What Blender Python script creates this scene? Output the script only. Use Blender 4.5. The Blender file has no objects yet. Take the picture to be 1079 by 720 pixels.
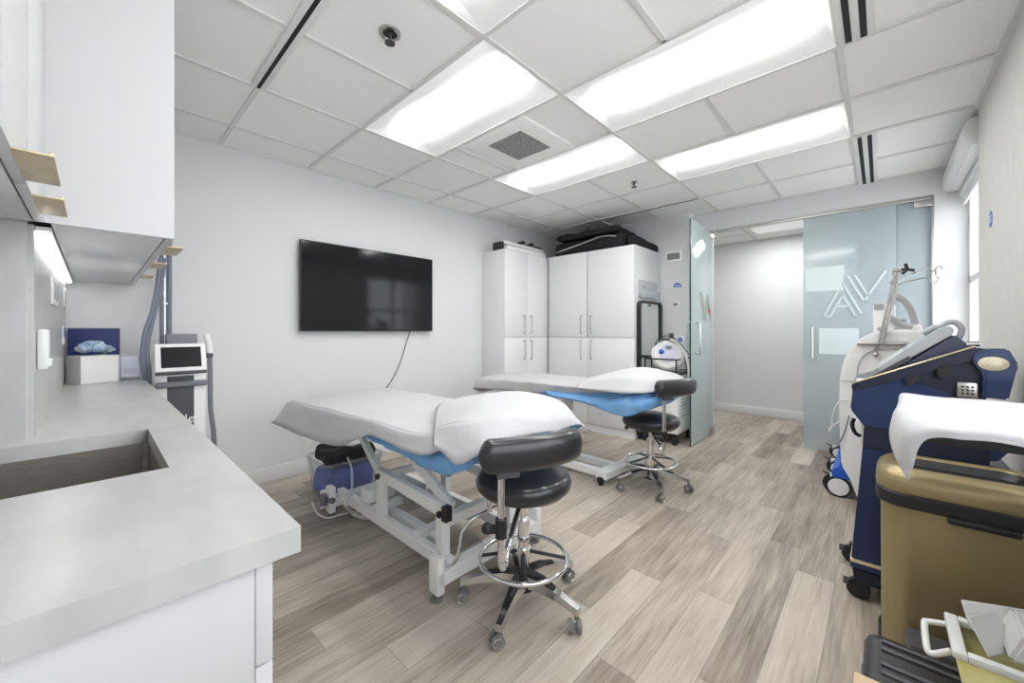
import bpy, bmesh, math, random
from mathutils import Vector, Matrix
from mathutils import noise as mnoise
random.seed(4)
S = bpy.context.scene
C = S.collection
# ------------------------------------------------------------------ camera, world, exposure
FPX, YAW, YH, CX, HC = 413.93, 0.750, 348.76, 542.63, 1.203
cd = bpy.data.cameras.new('camera'); cam = bpy.data.objects.new('camera', cd); C.objects.link(cam)
cam.location = (0, 0, HC); cam.rotation_euler = (math.pi/2, 0, YAW)
cd.sensor_width = 36; cd.lens = FPX/1079*36
cd.shift_x = -(CX-539.5)/1079; cd.shift_y = -(360-YH)/1079
cd.clip_start = .02
S.camera = cam
S.view_settings.view_transform = 'Standard'; S.view_settings.look = 'None'
S.view_settings.gamma = 1; S.view_settings.use_curve_mapping = False
S.view_settings.exposure = 0.60
W = bpy.data.worlds.new('sky'); S.world = W; W.use_nodes = True
bgn = W.node_tree.nodes['Background']; bgn.inputs[0].default_value = (.97, .985, 1, 1); bgn.inputs[1].default_value = 2.9
LAMP = 12.5          # emission of the troffer lenses
CORR = 12           # watts of the corridor's ceiling panel

# ------------------------------------------------------------------ materials
def mat(name, col, rough=.5, metal=0, emit=None, estr=0, alpha=1, trans=0, coat=0, spec=.5, ior=1.45,
        noise=None, bump=None, stretch=(1, 1, 1), sss=0):
    m = bpy.data.materials.new(name); m.use_nodes = True
    nt = m.node_tree; b = nt.nodes['Principled BSDF']
    b.inputs['Base Color'].default_value = (*col, 1); b.inputs['Roughness'].default_value = rough
    b.inputs['Metallic'].default_value = metal; b.inputs['Specular IOR Level'].default_value = spec
    b.inputs['IOR'].default_value = ior
    if trans: b.inputs['Transmission Weight'].default_value = trans
    if coat: b.inputs['Coat Weight'].default_value = coat; b.inputs['Coat Roughness'].default_value = .08
    if alpha < 1: b.inputs['Alpha'].default_value = alpha
    if sss: b.inputs['Subsurface Weight'].default_value = sss; b.inputs['Subsurface Scale'].default_value = .02
    if emit: b.inputs['Emission Color'].default_value = (*emit, 1); b.inputs['Emission Strength'].default_value = estr
    if noise or bump:
        tc = nt.nodes.new('ShaderNodeTexCoord'); mp = nt.nodes.new('ShaderNodeMapping')
        mp.inputs['Scale'].default_value = stretch
        nt.links.new(tc.outputs['Object'], mp.inputs[0])
        if noise:
            sc, col2 = noise
            n = nt.nodes.new('ShaderNodeTexNoise'); n.inputs['Scale'].default_value = sc; n.inputs['Detail'].default_value = 5
            nt.links.new(mp.outputs[0], n.inputs['Vector'])
            r = nt.nodes.new('ShaderNodeValToRGB'); r.color_ramp.elements[0].position = .35; r.color_ramp.elements[1].position = .65
            r.color_ramp.elements[0].color = (*col, 1); r.color_ramp.elements[1].color = (*col2, 1)
            nt.links.new(n.outputs[0], r.inputs[0]); nt.links.new(r.outputs[0], b.inputs['Base Color'])
        if bump:
            sc, st = bump
            n = nt.nodes.new('ShaderNodeTexNoise'); n.inputs['Scale'].default_value = sc; n.inputs['Detail'].default_value = 4
            nt.links.new(mp.outputs[0], n.inputs['Vector'])
            bp = nt.nodes.new('ShaderNodeBump'); bp.inputs['Strength'].default_value = st; bp.inputs['Distance'].default_value = .01
            nt.links.new(n.outputs[0], bp.inputs['Height']); nt.links.new(bp.outputs[0], b.inputs['Normal'])
    return m
M = {}
M['wall'] = mat('wall_paint', (.755, .757, .76), .6, noise=(2, (.765, .767, .77)))
M['trim'] = mat('trim_paint', (.8, .8, .8), .4)
M['tile'] = mat('ceiling_tile', (.925, .925, .905), .9, noise=(90, (.945, .945, .925)), bump=(150, .15))
M['tbar'] = mat('ceiling_grid_metal', (.74, .745, .725), .5)
M['paper'] = mat('wallpaper', (.60, .585, .55), .75, noise=(6, (.68, .67, .64)), bump=(14, .3), stretch=(14, 14, .8))
M['black_slot'] = mat('slot_black', (.01, .01, .012), .6)
M['lens'] = mat('light_lens', (.9, .9, .9), .5, emit=(1, 1, .99), estr=LAMP)
M['reflector'] = mat('light_reflector', (.40, .40, .40), .6, emit=(1, 1, 1), estr=.30)
M['led'] = mat('led_strip', (.9, .9, .9), .5, emit=(1, 1, 1), estr=9)
M['cab'] = mat('laminate_dimmed_near', (.63, .63, .635), .35, bump=(60, .02), stretch=(8, 8, 1))  # near cabinets: the shared white, darkened to offset strong light there
M['cab_brightened'] = mat('laminate_brightened_far', (.80, .80, .805), .35)  # far cabinets: the same white, paler to make up for weaker light
M['cab_gloss'] = mat('gloss_laminate', (.85, .85, .86), .15)
M['quartz'] = mat('quartz_top', (.47, .47, .457), .3, noise=(7, (.53, .53, .517)), stretch=(1, 2.2, 1))
M['quartz_edge'] = M['quartz']
M['steel'] = mat('brushed_steel', (.36, .335, .295), .34, .85, noise=(30, (.44, .41, .365)), stretch=(1, 1, 12))
M['nickel'] = mat('satin_nickel', (.55, .54, .52), .3, 1)
M['chrome'] = mat('chrome', (.8, .8, .8), .08, 1)
M['alu'] = mat('cast_aluminium', (.62, .62, .62), .2, 1)
M['brass'] = mat('champagne_brass', (.66, .55, .36), .35, .55)
M['black'] = mat('black_plastic', (.018, .018, .02), .4)
M['vinyl'] = mat('black_vinyl', (.022, .022, .025), .3, coat=.35, bump=(250, .05))
M['rubber'] = mat('grey_rubber', (.2, .195, .185), .45)
M['white_metal'] = mat('white_enamel', (.87, .87, .86), .35)
M['white_plastic'] = mat('white_plastic', (.86, .86, .85), .35)
M['grey_plastic'] = mat('grey_plastic', (.42, .43, .44), .4)
M['dgrey'] = mat('dark_grey_plastic', (.07, .07, .08), .45)
M['slate'] = mat('slate_grey_plastic', (.2, .2, .235), .4)
M['screen'] = mat('screen_glass', (.012, .012, .014), .08, spec=.35)
M['sheet'] = mat('nonwoven_sheet', (.53, .53, .537), .85, bump=(45, .12))
M['bluesheet'] = mat('blue_cover', (.16, .36, .66), .7, noise=(5, (.20, .42, .72)), bump=(20, .3))
M['gauze'] = mat('bouffant_gauze', (.20, .32, .50), .8, noise=(35, (.58, .68, .74)), bump=(60, .6))
M['navy'] = mat('navy_metallic', (.017, .036, .115), .35, .25, coat=.3)
M['navy_dark'] = mat('dark_navy_plastic', (.013, .018, .04), .42)
M['navy_card'] = mat('navy_card', (.02, .035, .15), .5)
M['gold'] = mat('gold_trim', (.75, .62, .40), .3, .7)
M['gold_bin'] = mat('gold_bin_metal', (.36, .285, .15), .32, .45)
M['royal'] = mat('royal_blue_plastic', (.02, .12, .6), .4)
M['glass'] = None
M['cloth_black'] = mat('black_nylon', (.012, .012, .015), .8, bump=(40, .4))
M['cloth_navy'] = mat('navy_cloth', (.02, .05, .34), .8, noise=(8, (.05, .12, .60)), bump=(20, .6))
M['cloth_dark'] = mat('charcoal_cloth', (.03, .03, .032), .85, bump=(20, .6))
M['hose'] = mat('slate_hose', (.2, .22, .28), .4)
M['cable_white'] = mat('white_cable', (.7, .7, .69), .5)
M['yellow'] = mat('sharps_yellow_plastic', (.78, .72, .25), .4, noise=(6, (.8, .78, .5)))
M['sharps_white'] = mat('sharps_white_plastic', (.72, .72, .70), .4)
M['ply'] = mat('pale_card', (.62, .47, .30), .6)
M['mirror'] = mat('mirror_glass', (.85, .87, .86), .02, 1)
M['lcd'] = mat('lcd', (.23, .24, .22), .3)
M['sticker_blue'] = mat('sticker_blue', (.08, .16, .55), .5)
M['sticker_red'] = mat('sticker_red', (.6, .05, .12), .5)
M['white_print'] = mat('white_print', (.85, .85, .85), .5)
M['greige_print'] = mat('greige_print', (.42, .41, .35), .5)
M['frost_print'] = mat('frost_print', (.68, .76, .77), .6)
M['pale_print'] = mat('pale_panel_print', (.70, .79, .80), .55)
M['blind'] = mat('blind_fabric', (.8, .8, .8), .7)
def clear(name, col, rough, alpha):
    m = mat(name, col, rough, alpha=alpha); return m
M['box_clear'] = clear('clear_polypropylene', (.70, .76, .86), .15, .15)
M['acrylic'] = clear('clear_acrylic', (.8, .84, .9), .05, .45)
def glassmat(name, tint, frost, op):
    m = bpy.data.materials.new(name); m.use_nodes = True; nt = m.node_tree; nt.nodes.clear()
    out = nt.nodes.new('ShaderNodeOutputMaterial'); mix = nt.nodes.new('ShaderNodeMixShader')
    t = nt.nodes.new('ShaderNodeBsdfTransparent'); t.inputs[0].default_value = (*tint, 1)
    d = nt.nodes.new('ShaderNodeBsdfPrincipled'); d.inputs['Base Color'].default_value = (*frost, 1); d.inputs['Roughness'].default_value = .12
    mix.inputs[0].default_value = op
    nt.links.new(t.outputs[0], mix.inputs[1]); nt.links.new(d.outputs[0], mix.inputs[2]); nt.links.new(mix.outputs[0], out.inputs[0])
    return m
M['glass_door'] = glassmat('frosted_green_glass', (.92, .97, .955), (.70, .80, .785), .6)
M['glass_panel'] = glassmat('frosted_blue_glass', (.92, .955, .965), (.57, .64, .66), .6)
M['window'] = glassmat('window_glass', (.97, .98, 1), (.8, .85, .9), .08)
M['glass_edge'] = mat('glass_edge', (.02, .05, .045), .2)

def floor_mat():
    m = bpy.data.materials.new('grey_oak_plank'); m.use_nodes = True; nt = m.node_tree
    N = nt.nodes.new; L = nt.links.new; b = nt.nodes['Principled BSDF']
    tc = N('ShaderNodeTexCoord'); sp = N('ShaderNodeSeparateXYZ'); L(tc.outputs['Object'], sp.inputs[0])
    def mth(op, a, bb=None, cc=None):
        n = N('ShaderNodeMath'); n.operation = op
        for i, v in enumerate((a, bb, cc)):
            if v is None: continue
            if isinstance(v, (int, float)): n.inputs[i].default_value = v
            else: L(v, n.inputs[i])
        return n.outputs[0]
    u = mth('MULTIPLY_ADD', sp.outputs[0], 1/.1525, 20.05)
    col = mth('FLOOR', u)
    wn = N('ShaderNodeTexWhiteNoise'); wn.noise_dimensions = '1D'; L(col, wn.inputs['W'])
    v0 = mth('MULTIPLY_ADD', sp.outputs[1], 1/1.22, 10.); v = mth('ADD', v0, wn.outputs['Value'])
    row = mth('FLOOR', v)
    cb = N('ShaderNodeCombineXYZ'); L(col, cb.inputs[0]); L(row, cb.inputs[1])
    w2 = N('ShaderNodeTexWhiteNoise'); w2.noise_dimensions = '2D'; L(cb.outputs[0], w2.inputs['Vector'])
    # grain coordinates
    gx = mth('MULTIPLY', sp.outputs[0], 26); gy = mth('MULTIPLY', sp.outputs[1], 2.1)
    gz = mth('MULTIPLY', w2.outputs['Value'], 40)
    gc = N('ShaderNodeCombineXYZ'); L(gx, gc.inputs[0]); L(gy, gc.inputs[1]); L(gz, gc.inputs[2])
    n1 = N('ShaderNodeTexNoise'); n1.inputs['Scale'].default_value = 1; n1.inputs['Detail'].default_value = 8; n1.inputs['Roughness'].default_value = .65; L(gc.outputs[0], n1.inputs['Vector'])
    gc2 = N('ShaderNodeCombineXYZ'); L(mth('MULTIPLY', sp.outputs[0], 7), gc2.inputs[0]); L(mth('MULTIPLY', sp.outputs[1], 1.6), gc2.inputs[1]); L(gz, gc2.inputs[2])
    n2 = N('ShaderNodeTexNoise'); n2.inputs['Scale'].default_value = 1; n2.inputs['Detail'].default_value = 4; L(gc2.outputs[0], n2.inputs['Vector'])
    gc3 = N('ShaderNodeCombineXYZ'); L(mth('MULTIPLY', sp.outputs[0], 110), gc3.inputs[0]); L(mth('MULTIPLY', sp.outputs[1], 5), gc3.inputs[1]); L(gz, gc3.inputs[2])
    n3 = N('ShaderNodeTexNoise'); n3.inputs['Scale'].default_value = 1; n3.inputs['Detail'].default_value = 3; L(gc3.outputs[0], n3.inputs['Vector'])
    t = mth('MULTIPLY', w2.outputs['Value'], .50)
    t = mth('MULTIPLY_ADD', n1.outputs[0], .75, t); t = mth('MULTIPLY_ADD', n2.outputs[0], .55, t); t = mth('MULTIPLY_ADD', n3.outputs[0], .55, t)
    t = mth('SUBTRACT', t, .66)
    r = N('ShaderNodeValToRGB'); e = r.color_ramp.elements
    e[0].position = .1; e[0].color = (.17, .138, .104, 1); e[1].position = .95; e[1].color = (.60, .54, .465, 1)
    k = r.color_ramp.elements.new(.4); k.color = (.335, .287, .234, 1)
    k = r.color_ramp.elements.new(.62); k.color = (.475, .415, .345, 1)
    L(t, r.inputs[0])
    fu = mth('FRACT', u); fv = mth('FRACT', v)
    g1 = mth('LESS_THAN', mth('MINIMUM', fu, mth('SUBTRACT', 1, fu)), .009)
    g2 = mth('LESS_THAN', mth('MINIMUM', fv, mth('SUBTRACT', 1, fv)), .0012)
    g = mth('MAXIMUM', g1, g2)
    mx = N('ShaderNodeMix'); mx.data_type = 'RGBA'; mx.inputs['B'].default_value = (.15, .125, .10, 1)
    L(mth('MULTIPLY', g, .55), mx.inputs['Factor']); L(r.outputs[0], mx.inputs['A']); L(mx.outputs['Result'], b.inputs['Base Color'])
    b.inputs['Roughness'].default_value = .42; b.inputs['Specular IOR Level'].default_value = .4
    bp = N('ShaderNodeBump'); bp.inputs['Strength'].default_value = .12; bp.inputs['Distance'].default_value = .004
    L(n1.outputs[0], bp.inputs['Height']); L(bp.outputs[0], b.inputs['Normal'])
    return m
M['floor'] = floor_mat()

# ------------------------------------------------------------------ helpers
cy, sy = math.cos(YAW), math.sin(YAW)
def ray(u, v): a = (u-CX)/FPX; return Vector((-sy+a*cy, cy+a*sy, (YH-v)/FPX))
def onY(u, v, Y): r = ray(u, v); return r*(Y/r.y)+Vector((0, 0, HC))    # the point of the plane y=Y seen at u,v
def onX(u, v, X): r = ray(u, v); return r*(X/r.x)+Vector((0, 0, HC))
def onZ(u, v, Z): r = ray(u, v); return r*((Z-HC)/r.z)+Vector((0, 0, HC))

def wloc(p):
    l = Vector((0, 0, 0))
    while p: l += p.location; p = p.parent
    return l
class MB:
    def __init__(s): s.bm = bmesh.new()
    def _xf(s, vs, mx):
        if mx is not None:
            for v in vs: v.co = mx @ v.co
    def box(s, x0, x1, y0, y1, z0, z1, bev=0, seg=2, mx=None):
        t = bmesh.new(); bmesh.ops.create_cube(t, size=1)
        for v in t.verts: v.co = Vector(((x0+x1)/2+v.co.x*(x1-x0), (y0+y1)/2+v.co.y*(y1-y0), (z0+z1)/2+v.co.z*(z1-z0)))
        if bev: bmesh.ops.bevel(t, geom=t.edges[:], offset=bev, segments=seg, affect='EDGES', profile=.5)
        return s._add(t, mx)
    def _add(s, t, mx=None):
        if mx is not None: bmesh.ops.transform(t, matrix=mx, verts=t.verts)
        me = bpy.data.meshes.new('tmp'); t.to_mesh(me); t.free(); s.bm.from_mesh(me); bpy.data.meshes.remove(me); return s
    def cyl(s, p0, p1, r, r2=None, seg=20, bev=0):
        p0, p1 = Vector(p0), Vector(p1); d = p1-p0; t = bmesh.new()
        bmesh.ops.create_cone(t, cap_ends=True, segments=seg, radius1=r, radius2=r if r2 is None else r2, depth=d.length)
        if bev: bmesh.ops.bevel(t, geom=[e for e in t.edges if len([f for f in e.link_faces if len(f.verts) > 4]) == 1], offset=bev, segments=2, affect='EDGES')
        mx = Matrix.Translation((p0+p1)/2) @ d.to_track_quat('Z', 'Y').to_matrix().to_4x4()
        return s._add(t, mx)
    def bar(s, p0, p1, w, h, up=(0, 0, 1), bev=.003):      # rectangular tube between two points
        p0, p1 = Vector(p0), Vector(p1); d = (p1-p0); L = d.length; d.normalize(); up = Vector(up)
        x = d.cross(up).normalized(); z = x.cross(d)
        mx = Matrix((( x.x, d.x, z.x, 0), (x.y, d.y, z.y, 0), (x.z, d.z, z.z, 0), (0, 0, 0, 1)))
        return s.box(-w/2, w/2, -L/2, L/2, -h/2, h/2, bev, 1, Matrix.Translation((p0+p1)/2) @ mx)
    def tube(s, pts, r, seg=10, smooth=8, closed=False):
        P = catmull([Vector(p) for p in pts], smooth, closed) if smooth > 1 else [Vector(p) for p in pts]
        n = len(P); bm = s.bm; rings = []
        prev = None
        for i, p in enumerate(P):
            a = P[i-1] if (i or closed) else P[i]; b = P[(i+1) % n] if (i < n-1 or closed) else P[i]
            t = (b-a).normalized() if (b-a).length > 1e-9 else Vector((0, 0, 1))
            if prev is None:
                x = t.orthogonal().normalized()
            else:
                x = (prev - t*prev.dot(t)).normalized()
            prev = x; y = t.cross(x)
            rr = r[i*len(r)//n] if isinstance(r, (list, tuple)) else r
            rings.append([bm.verts.new(p+(x*math.cos(2*math.pi*k/seg)+y*math.sin(2*math.pi*k/seg))*rr) for k in range(seg)])
        for i in range(n if closed else n-1):
            A, B = rings[i], rings[(i+1) % n]
            off = 0
            if closed and i == n-1:
                off = min(range(seg), key=lambda o: (A[0].co-B[o].co).length)
            for k in range(seg):
                bm.faces.new((A[k], A[(k+1) % seg], B[(k+1+off) % seg], B[(k+off) % seg]))
        if not closed: bm.faces.new(rings[0][::-1]); bm.faces.new(rings[-1])
        return s
    def lathe(s, prof, c=(0, 0, 0), seg=32, mx=None, sx=1, sy_=1):
        t = bmesh.new(); rings = []
        for r, z in prof:
            if r < 1e-6: rings.append([t.verts.new((0, 0, z))])
            else: rings.append([t.verts.new((r*math.cos(2*math.pi*k/seg)*sx, r*math.sin(2*math.pi*k/seg)*sy_, z)) for k in range(seg)])
        for A, B in zip(rings, rings[1:]):
            if len(A) == 1 and len(B) == 1: continue
            for k in range(seg):
                k2 = (k+1) % seg
                if len(A) == 1: t.faces.new((A[0], B[k2], B[k]))
                elif len(B) == 1: t.faces.new((A[k], A[k2], B[0]))
                else: t.faces.new((A[k], A[k2], B[k2], B[k]))
        for R in (rings[0], rings[-1]):
            if len(R) > 1: t.faces.new(R)
        bmesh.ops.recalc_face_normals(t, faces=t.faces)
        m2 = Matrix.Translation(c)
        return s._add(t, m2 if mx is None else m2 @ mx)
    def prism(s, pts, axis, a, b, bev=0):                   # polygon extruded along x, y or z from a to b
        t = bmesh.new()
        def P(p, h):
            return {'x': (h, p[0], p[1]), 'y': (p[0], h, p[1]), 'z': (p[0], p[1], h)}[axis]
        A = [t.verts.new(P(p, a)) for p in pts]; B = [t.verts.new(P(p, b)) for p in pts]
        t.faces.new(A); t.faces.new(B[::-1])
        for i in range(len(pts)): j = (i+1) % len(pts); t.faces.new((A[j], A[i], B[i], B[j]))
        bmesh.ops.recalc_face_normals(t, faces=t.faces)
        if bev: bmesh.ops.bevel(t, geom=t.edges[:], offset=bev, segments=2, affect='EDGES')
        return s._add(t)
    def ball(s, c, r, sc=(1, 1, 1), seg=20, mx=None):
        t = bmesh.new(); bmesh.ops.create_uvsphere(t, u_segments=seg, v_segments=seg//2, radius=r)
        m = Matrix.Translation(c) @ (mx or Matrix()) @ Matrix.Diagonal((*sc, 1)); return s._add(t, m)
    def grid(s, G):
        V = [[s.bm.verts.new(p) for p in row] for row in G]
        for i in range(len(V)-1):
            for j in range(len(V[0])-1): s.bm.faces.new((V[i][j], V[i+1][j], V[i+1][j+1], V[i][j+1]))
        return s
    def build(s, name, m, parent=None, local=False, sharp=38, solid=0, sub=0):
        bm = s.bm
        bmesh.ops.recalc_face_normals(bm, faces=bm.faces) if not solid else None
        if parent is not None and not local:
            bmesh.ops.translate(bm, verts=bm.verts, vec=-wloc(parent))
        for f in bm.faces: f.smooth = True
        for e in bm.edges:
            if len(e.link_faces) == 2 and e.calc_face_angle(0) > math.radians(sharp): e.smooth = False
        me = bpy.data.meshes.new(name); bm.to_mesh(me); bm.free()
        o = bpy.data.objects.new(name, me); C.objects.link(o); me.materials.append(M[m] if isinstance(m, str) else m)
        if parent is not None: o.parent = parent
        if solid:
            md = o.modifiers.new('solid', 'SOLIDIFY'); md.thickness = solid; md.offset = 0
        if sub:
            md = o.modifiers.new('sub', 'SUBSURF'); md.levels = sub; md.render_levels = sub
        return o
def catmull(P, n, closed=False):
    out = []; N = len(P)
    if N < 3: return [P[0].lerp(P[-1], i/n) for i in range(n+1)]
    for i in range(N if closed else N-1):
        if closed: p0, p1, p2, p3 = P[i-1], P[i], P[(i+1) % N], P[(i+2) % N]
        else:
            p1, p2 = P[i], P[i+1]; p0 = P[i-1] if i else p1*2-p2; p3 = P[i+2] if i+2 < N else p2*2-p1
        for k in range(n):
            t = k/n
            out.append(.5*((2*p1)+(p2-p0)*t+(2*p0-5*p1+4*p2-p3)*t*t+(3*p1-p0-3*p2+p3)*t**3))
    if not closed: out.append(P[-1])
    return out
def surf(rows, n=6, mm=6):                                  # smooth surface through rows of control points
    R = [catmull([Vector(p) for p in r], mm) for r in rows]
    cols = [catmull([R[i][j] for i in range(len(R))], n) for j in range(len(R[0]))]
    return [[cols[j][i] for j in range(len(cols))] for i in range(len(cols[0]))]
def tag(o, label=None, cat=None, group=None, kind=None):
    if label: o['label'] = label
    if cat: o['category'] = cat
    if group: o['group'] = group
    if kind: o['kind'] = kind
    return o
def thing(name, label, cat, loc=(0, 0, 0), group=None):
    o = bpy.data.objects.new(name, None); C.objects.link(o); o.location = loc; o.empty_display_size = .1
    return tag(o, label, cat, group)
def struct(name, mb, m): return tag(mb.build(name, m), kind='structure')
def copy_tree(o, parent=None):
    c = o.copy(); C.objects.link(c)
    if parent: c.parent = parent
    for ch in list(o.children): copy_tree(ch, c)
    return c
def B(*a, **k): return MB().box(*a, **k)

# ------------------------------------------------------------------ setting
XL, XR, YB, YB2, ZC = -3.575, .44, 4.94, 4.76, 2.581
Y0, YC = -.9, 6.45
struct('floor', B(-4, 2.2, -1.1, 7.2, -.1, 0), 'floor')
struct('wall_left', B(XL-.12, XL, -.3, 6.6, 0, 2.9), 'wall')
# back wall: a thicker left stretch, header over the glazed opening, right pier
struct('wall_back', B(XL, -1.643, YB2, 5.06, 0, 2.9), 'wall')
struct('wall_header', B(-1.643, 1.2, YB, 5.06, 2.372, 2.9), 'wall')
struct('wall_jamb', B(-1.643, -1.462, YB, 5.06, 0, 2.372), 'wall')
struct('wall_pier', B(.335, 1.2, YB, 5.06, 0, 2.372), 'wall')
# right wall with wallpaper, then the window bay
mb = MB()
for a in ((Y0, -.6, 0, 2.9), (2.0, 3.72, 0, 2.9), (-.6, 2.0, 0, .85), (-.6, 2.0, 2.36, 2.9)): mb.box(XR, XR+.14, *a)
struct('wall_right', mb, 'paper')
struct('wall_sill', B(XR, XR+.14, 3.72, YB, 0, .85), 'wall')
struct('wall_lintel', B(XR+.03, XR+.14, 3.72, YB, 2.36, 2.9), 'wall')
# near wall (behind and left of camera), with the sink recess
struct('wall_near', B(XL, -1.72, -1.02, -.125, 0, 2.9), 'wall')
struct('wall_rear', B(-1.72, XR+.14, Y0-.12, Y0, 0, 2.9), 'wall')
# corridor
struct('wall_corridor', B(-4, 2.2, YC, YC+.1, 0, 2.9), 'wall')
struct('wall_corridor_left', B(-2.6, -2.5, 5.06, YC, 0, 2.9), 'wall')
struct('wall_corridor_right', B(1.2, 1.3, 5.06, YC, 0, 2.9), 'wall')
struct('ceiling_corridor', B(-2.6, 1.3, 5.0, YC, 2.5, 2.54), 'tile')
mb = MB()
for x in (-1.9, -1.29, -.68, -.07): mb.box(x-.012, x+.012, 5.06, YC, 2.494, 2.5)
for y in (5.35, 5.96): mb.box(-2.5, 1.2, y-.012, y+.012, 2.4945, 2.5)
struct('trim_1', mb, 'tbar')
for nm, a in (('baseboard_left', (XL, XL+.014, .1, 3.245, 0, .12)), ('baseboard_corridor', (-2.5, 1.2, YC-.014, YC, 0, .12)),
              ('baseboard_back', (-1.98, -1.643, YB2-.014, YB2, 0, .12)), ('baseboard_right', (XR-.014, XR, Y0, YB, 0, .12))):
    struct(nm, B(*a, bev=.004), 'trim')
# ceiling panels and exposed grid
rows = [.64+.61*k for k in range(-2, 8)]
XA, XB_, XM1, XC_, XM2, XE = -3.2, -2.586, -1.975, -1.364, -.756, -.148
LIGHTS = [(XB_, XC_, 1.25), (XC_, XE, .64), (XC_, XE, 1.86), (XB_, XC_, 2.47), (XC_, XE, 3.08), (XB_, XC_, .03-.61*1)]  # last troffer is out of view, added to light the near side
mb = MB(); xs_ = [-3.7, XB_, XC_, XE, .7]; ys_ = [-1.1]+rows+[5.06]
for x0, x1 in zip(xs_, xs_[1:]):
    for y0, y1 in zip(ys_, ys_[1:]):
        if not any(abs(l[0]-x0) < .05 and abs(l[2]-y0) < .05 for l in LIGHTS): mb.box(x0, x1, y0, y1, ZC+.012, ZC+.03)
mb.box(-3.7, .7, -1.1, 5.06, ZC+.1, ZC+.12)
struct('ceiling', mb, 'tile')
mb = MB(); w = .012
for x in (XA, XB_, XC_, XE): mb.box(x-w, x+w, Y0, 4.935, ZC, ZC+.014)
for y in rows: mb.box(XL, XR, y-w, y+w, ZC+.001, ZC+.014)
for (xa, xb, xm) in ((XB_, XC_, XM1), (XC_, XE, XM2)):
    for k in range(-2, 7):
        y = .64+.61*k
        if any(abs(l[2]-y) < .05 and abs(l[0]-xa) < .05 for l in LIGHTS): continue
        if abs(y-1.86) < .05 and xa == XB_: continue
        mb.box(xm-w, xm+w, y, y+.61, ZC+.001, ZC+.014)
mb.box(XL, XL+.012, Y0, YB2, ZC-.004, ZC+.014); mb.box(XR-.02, XR, Y0, YB, ZC-.01, ZC+.014)
mb.box(-1.643, XR, YB-.012, YB, ZC-.003, ZC+.014); mb.box(XL, -1.643, YB2-.012, YB2, ZC-.003, ZC+.014)
mb.box(XM1-.38-w, XM1-.38+w, 1.86, 2.47, ZC+.001, ZC+.014); mb.box(XM1+.23-w, XM1+.23+w, 1.86, 2.47, ZC+.001, ZC+.014)
struct('trim_2', mb, 'tbar')

# window bay at the right end
struct('window_1', B(.555, .56, 3.72, YB, .85, 2.36), 'window')
wn = bpy.data.objects['window_1']
mb = MB()
for y in (3.75, 4.32, 4.90): mb.box(.53, .58, y-.03, y+.03, .85, 2.36, bev=.004)
for z in (.87, 1.62, 2.33): mb.box(.53, .58, 3.72, YB, z-.025, z+.025, bev=.004)
mb.build('window_frame', 'trim', wn)
B(.40, .58, 3.72, YB, .85, .88, bev=.006).build('window_sill', 'trim', wn)
w2 = tag(B(.555, .56, -.6, 2.0, .85, 2.36).build('window_added', 'window'), kind='structure')  # unseen window, added to bring daylight onto the near side
mb = MB()
for y in (-.57, .27, 1.13, 1.97): mb.box(.53, .58, y-.03, y+.03, .85, 2.36, bev=.004)
for z in (.87, 2.33): mb.box(.53, .58, -.6, 2.0, z-.025, z+.025, bev=.004)
mb.build('window_frame', 'trim', w2)
t = thing('roller_blind', 'white roller blind cassette rolled up above the window', 'blind', (.42, 4.3, 2.36))
MB().prism([(XR-.06, 2.5), (XR-.06, 2.40), (XR-.03, 2.37), (XR+.035, 2.37), (XR+.035, 2.54), (XR-.03, 2.54)], 'y', 3.74, 4.90, bev=.006).build('cassette', 'trim', t)
MB().cyl((.47+.03, 3.78, 2.33), (.47+.03, 4.88, 2.33), .028).build('fabric_roll', 'blind', t)
B(.49, .51, 3.78, 4.88, 2.24, 2.31, bev=.004).build('bottom_rail', 'trim', t)

# glazing: header track, hinged leaf standing open, sliding leaf and fixed pane
struct('trim_3', B(-1.405, .335, YB-.01, YB+.06, 2.345, 2.375, bev=.003), 'nickel')
struct('trim_4', B(.32, .335, YB-.01, YB+.06, 0, 2.36, bev=.002), 'nickel')
dr = B(-.58, .10, YB+.005, YB+.017, .012, 2.345, bev=.001).build('door_2', 'glass_panel'); tag(dr, kind='structure')
B(.04, .32, YB+.03, YB+.042, .012, 2.345, bev=.001).build('fixed_pane', 'glass_panel', dr)
p0, p1 = onY(855.5, 345, YB-.05), onY(855.5, 377, YB-.05)
MB().tube([(p0.x, YB, p0.z), (p0.x, YB-.045, p0.z), (p0.x, YB-.05, p0.z-.02), (p1.x, YB-.05, p1.z+.02), (p1.x, YB-.045, p1.z), (p1.x, YB, p1.z)], .012, 12, 5).build('door_handle', 'chrome', dr)
a, b = onY(963, 213, YB), onY(983, 218, YB)
B(a.x, .325, YB-.012, YB+.05, 2.285, 2.342, bev=.003).build('patch_fitting', 'nickel', dr)
for (u0, v0, u1, v1) in ((848.5, 283, 889, 308), (863, 346, 905, 373)):
    a, b = onY(u0, v0, YB), onY(u1, v1, YB); c2 = onY(u0, v1, YB)
    B(a.x, b.x, YB+.0015, YB+.0045, c2.z, a.z).build('frosted_sticker', 'pale_print', dr)
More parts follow.
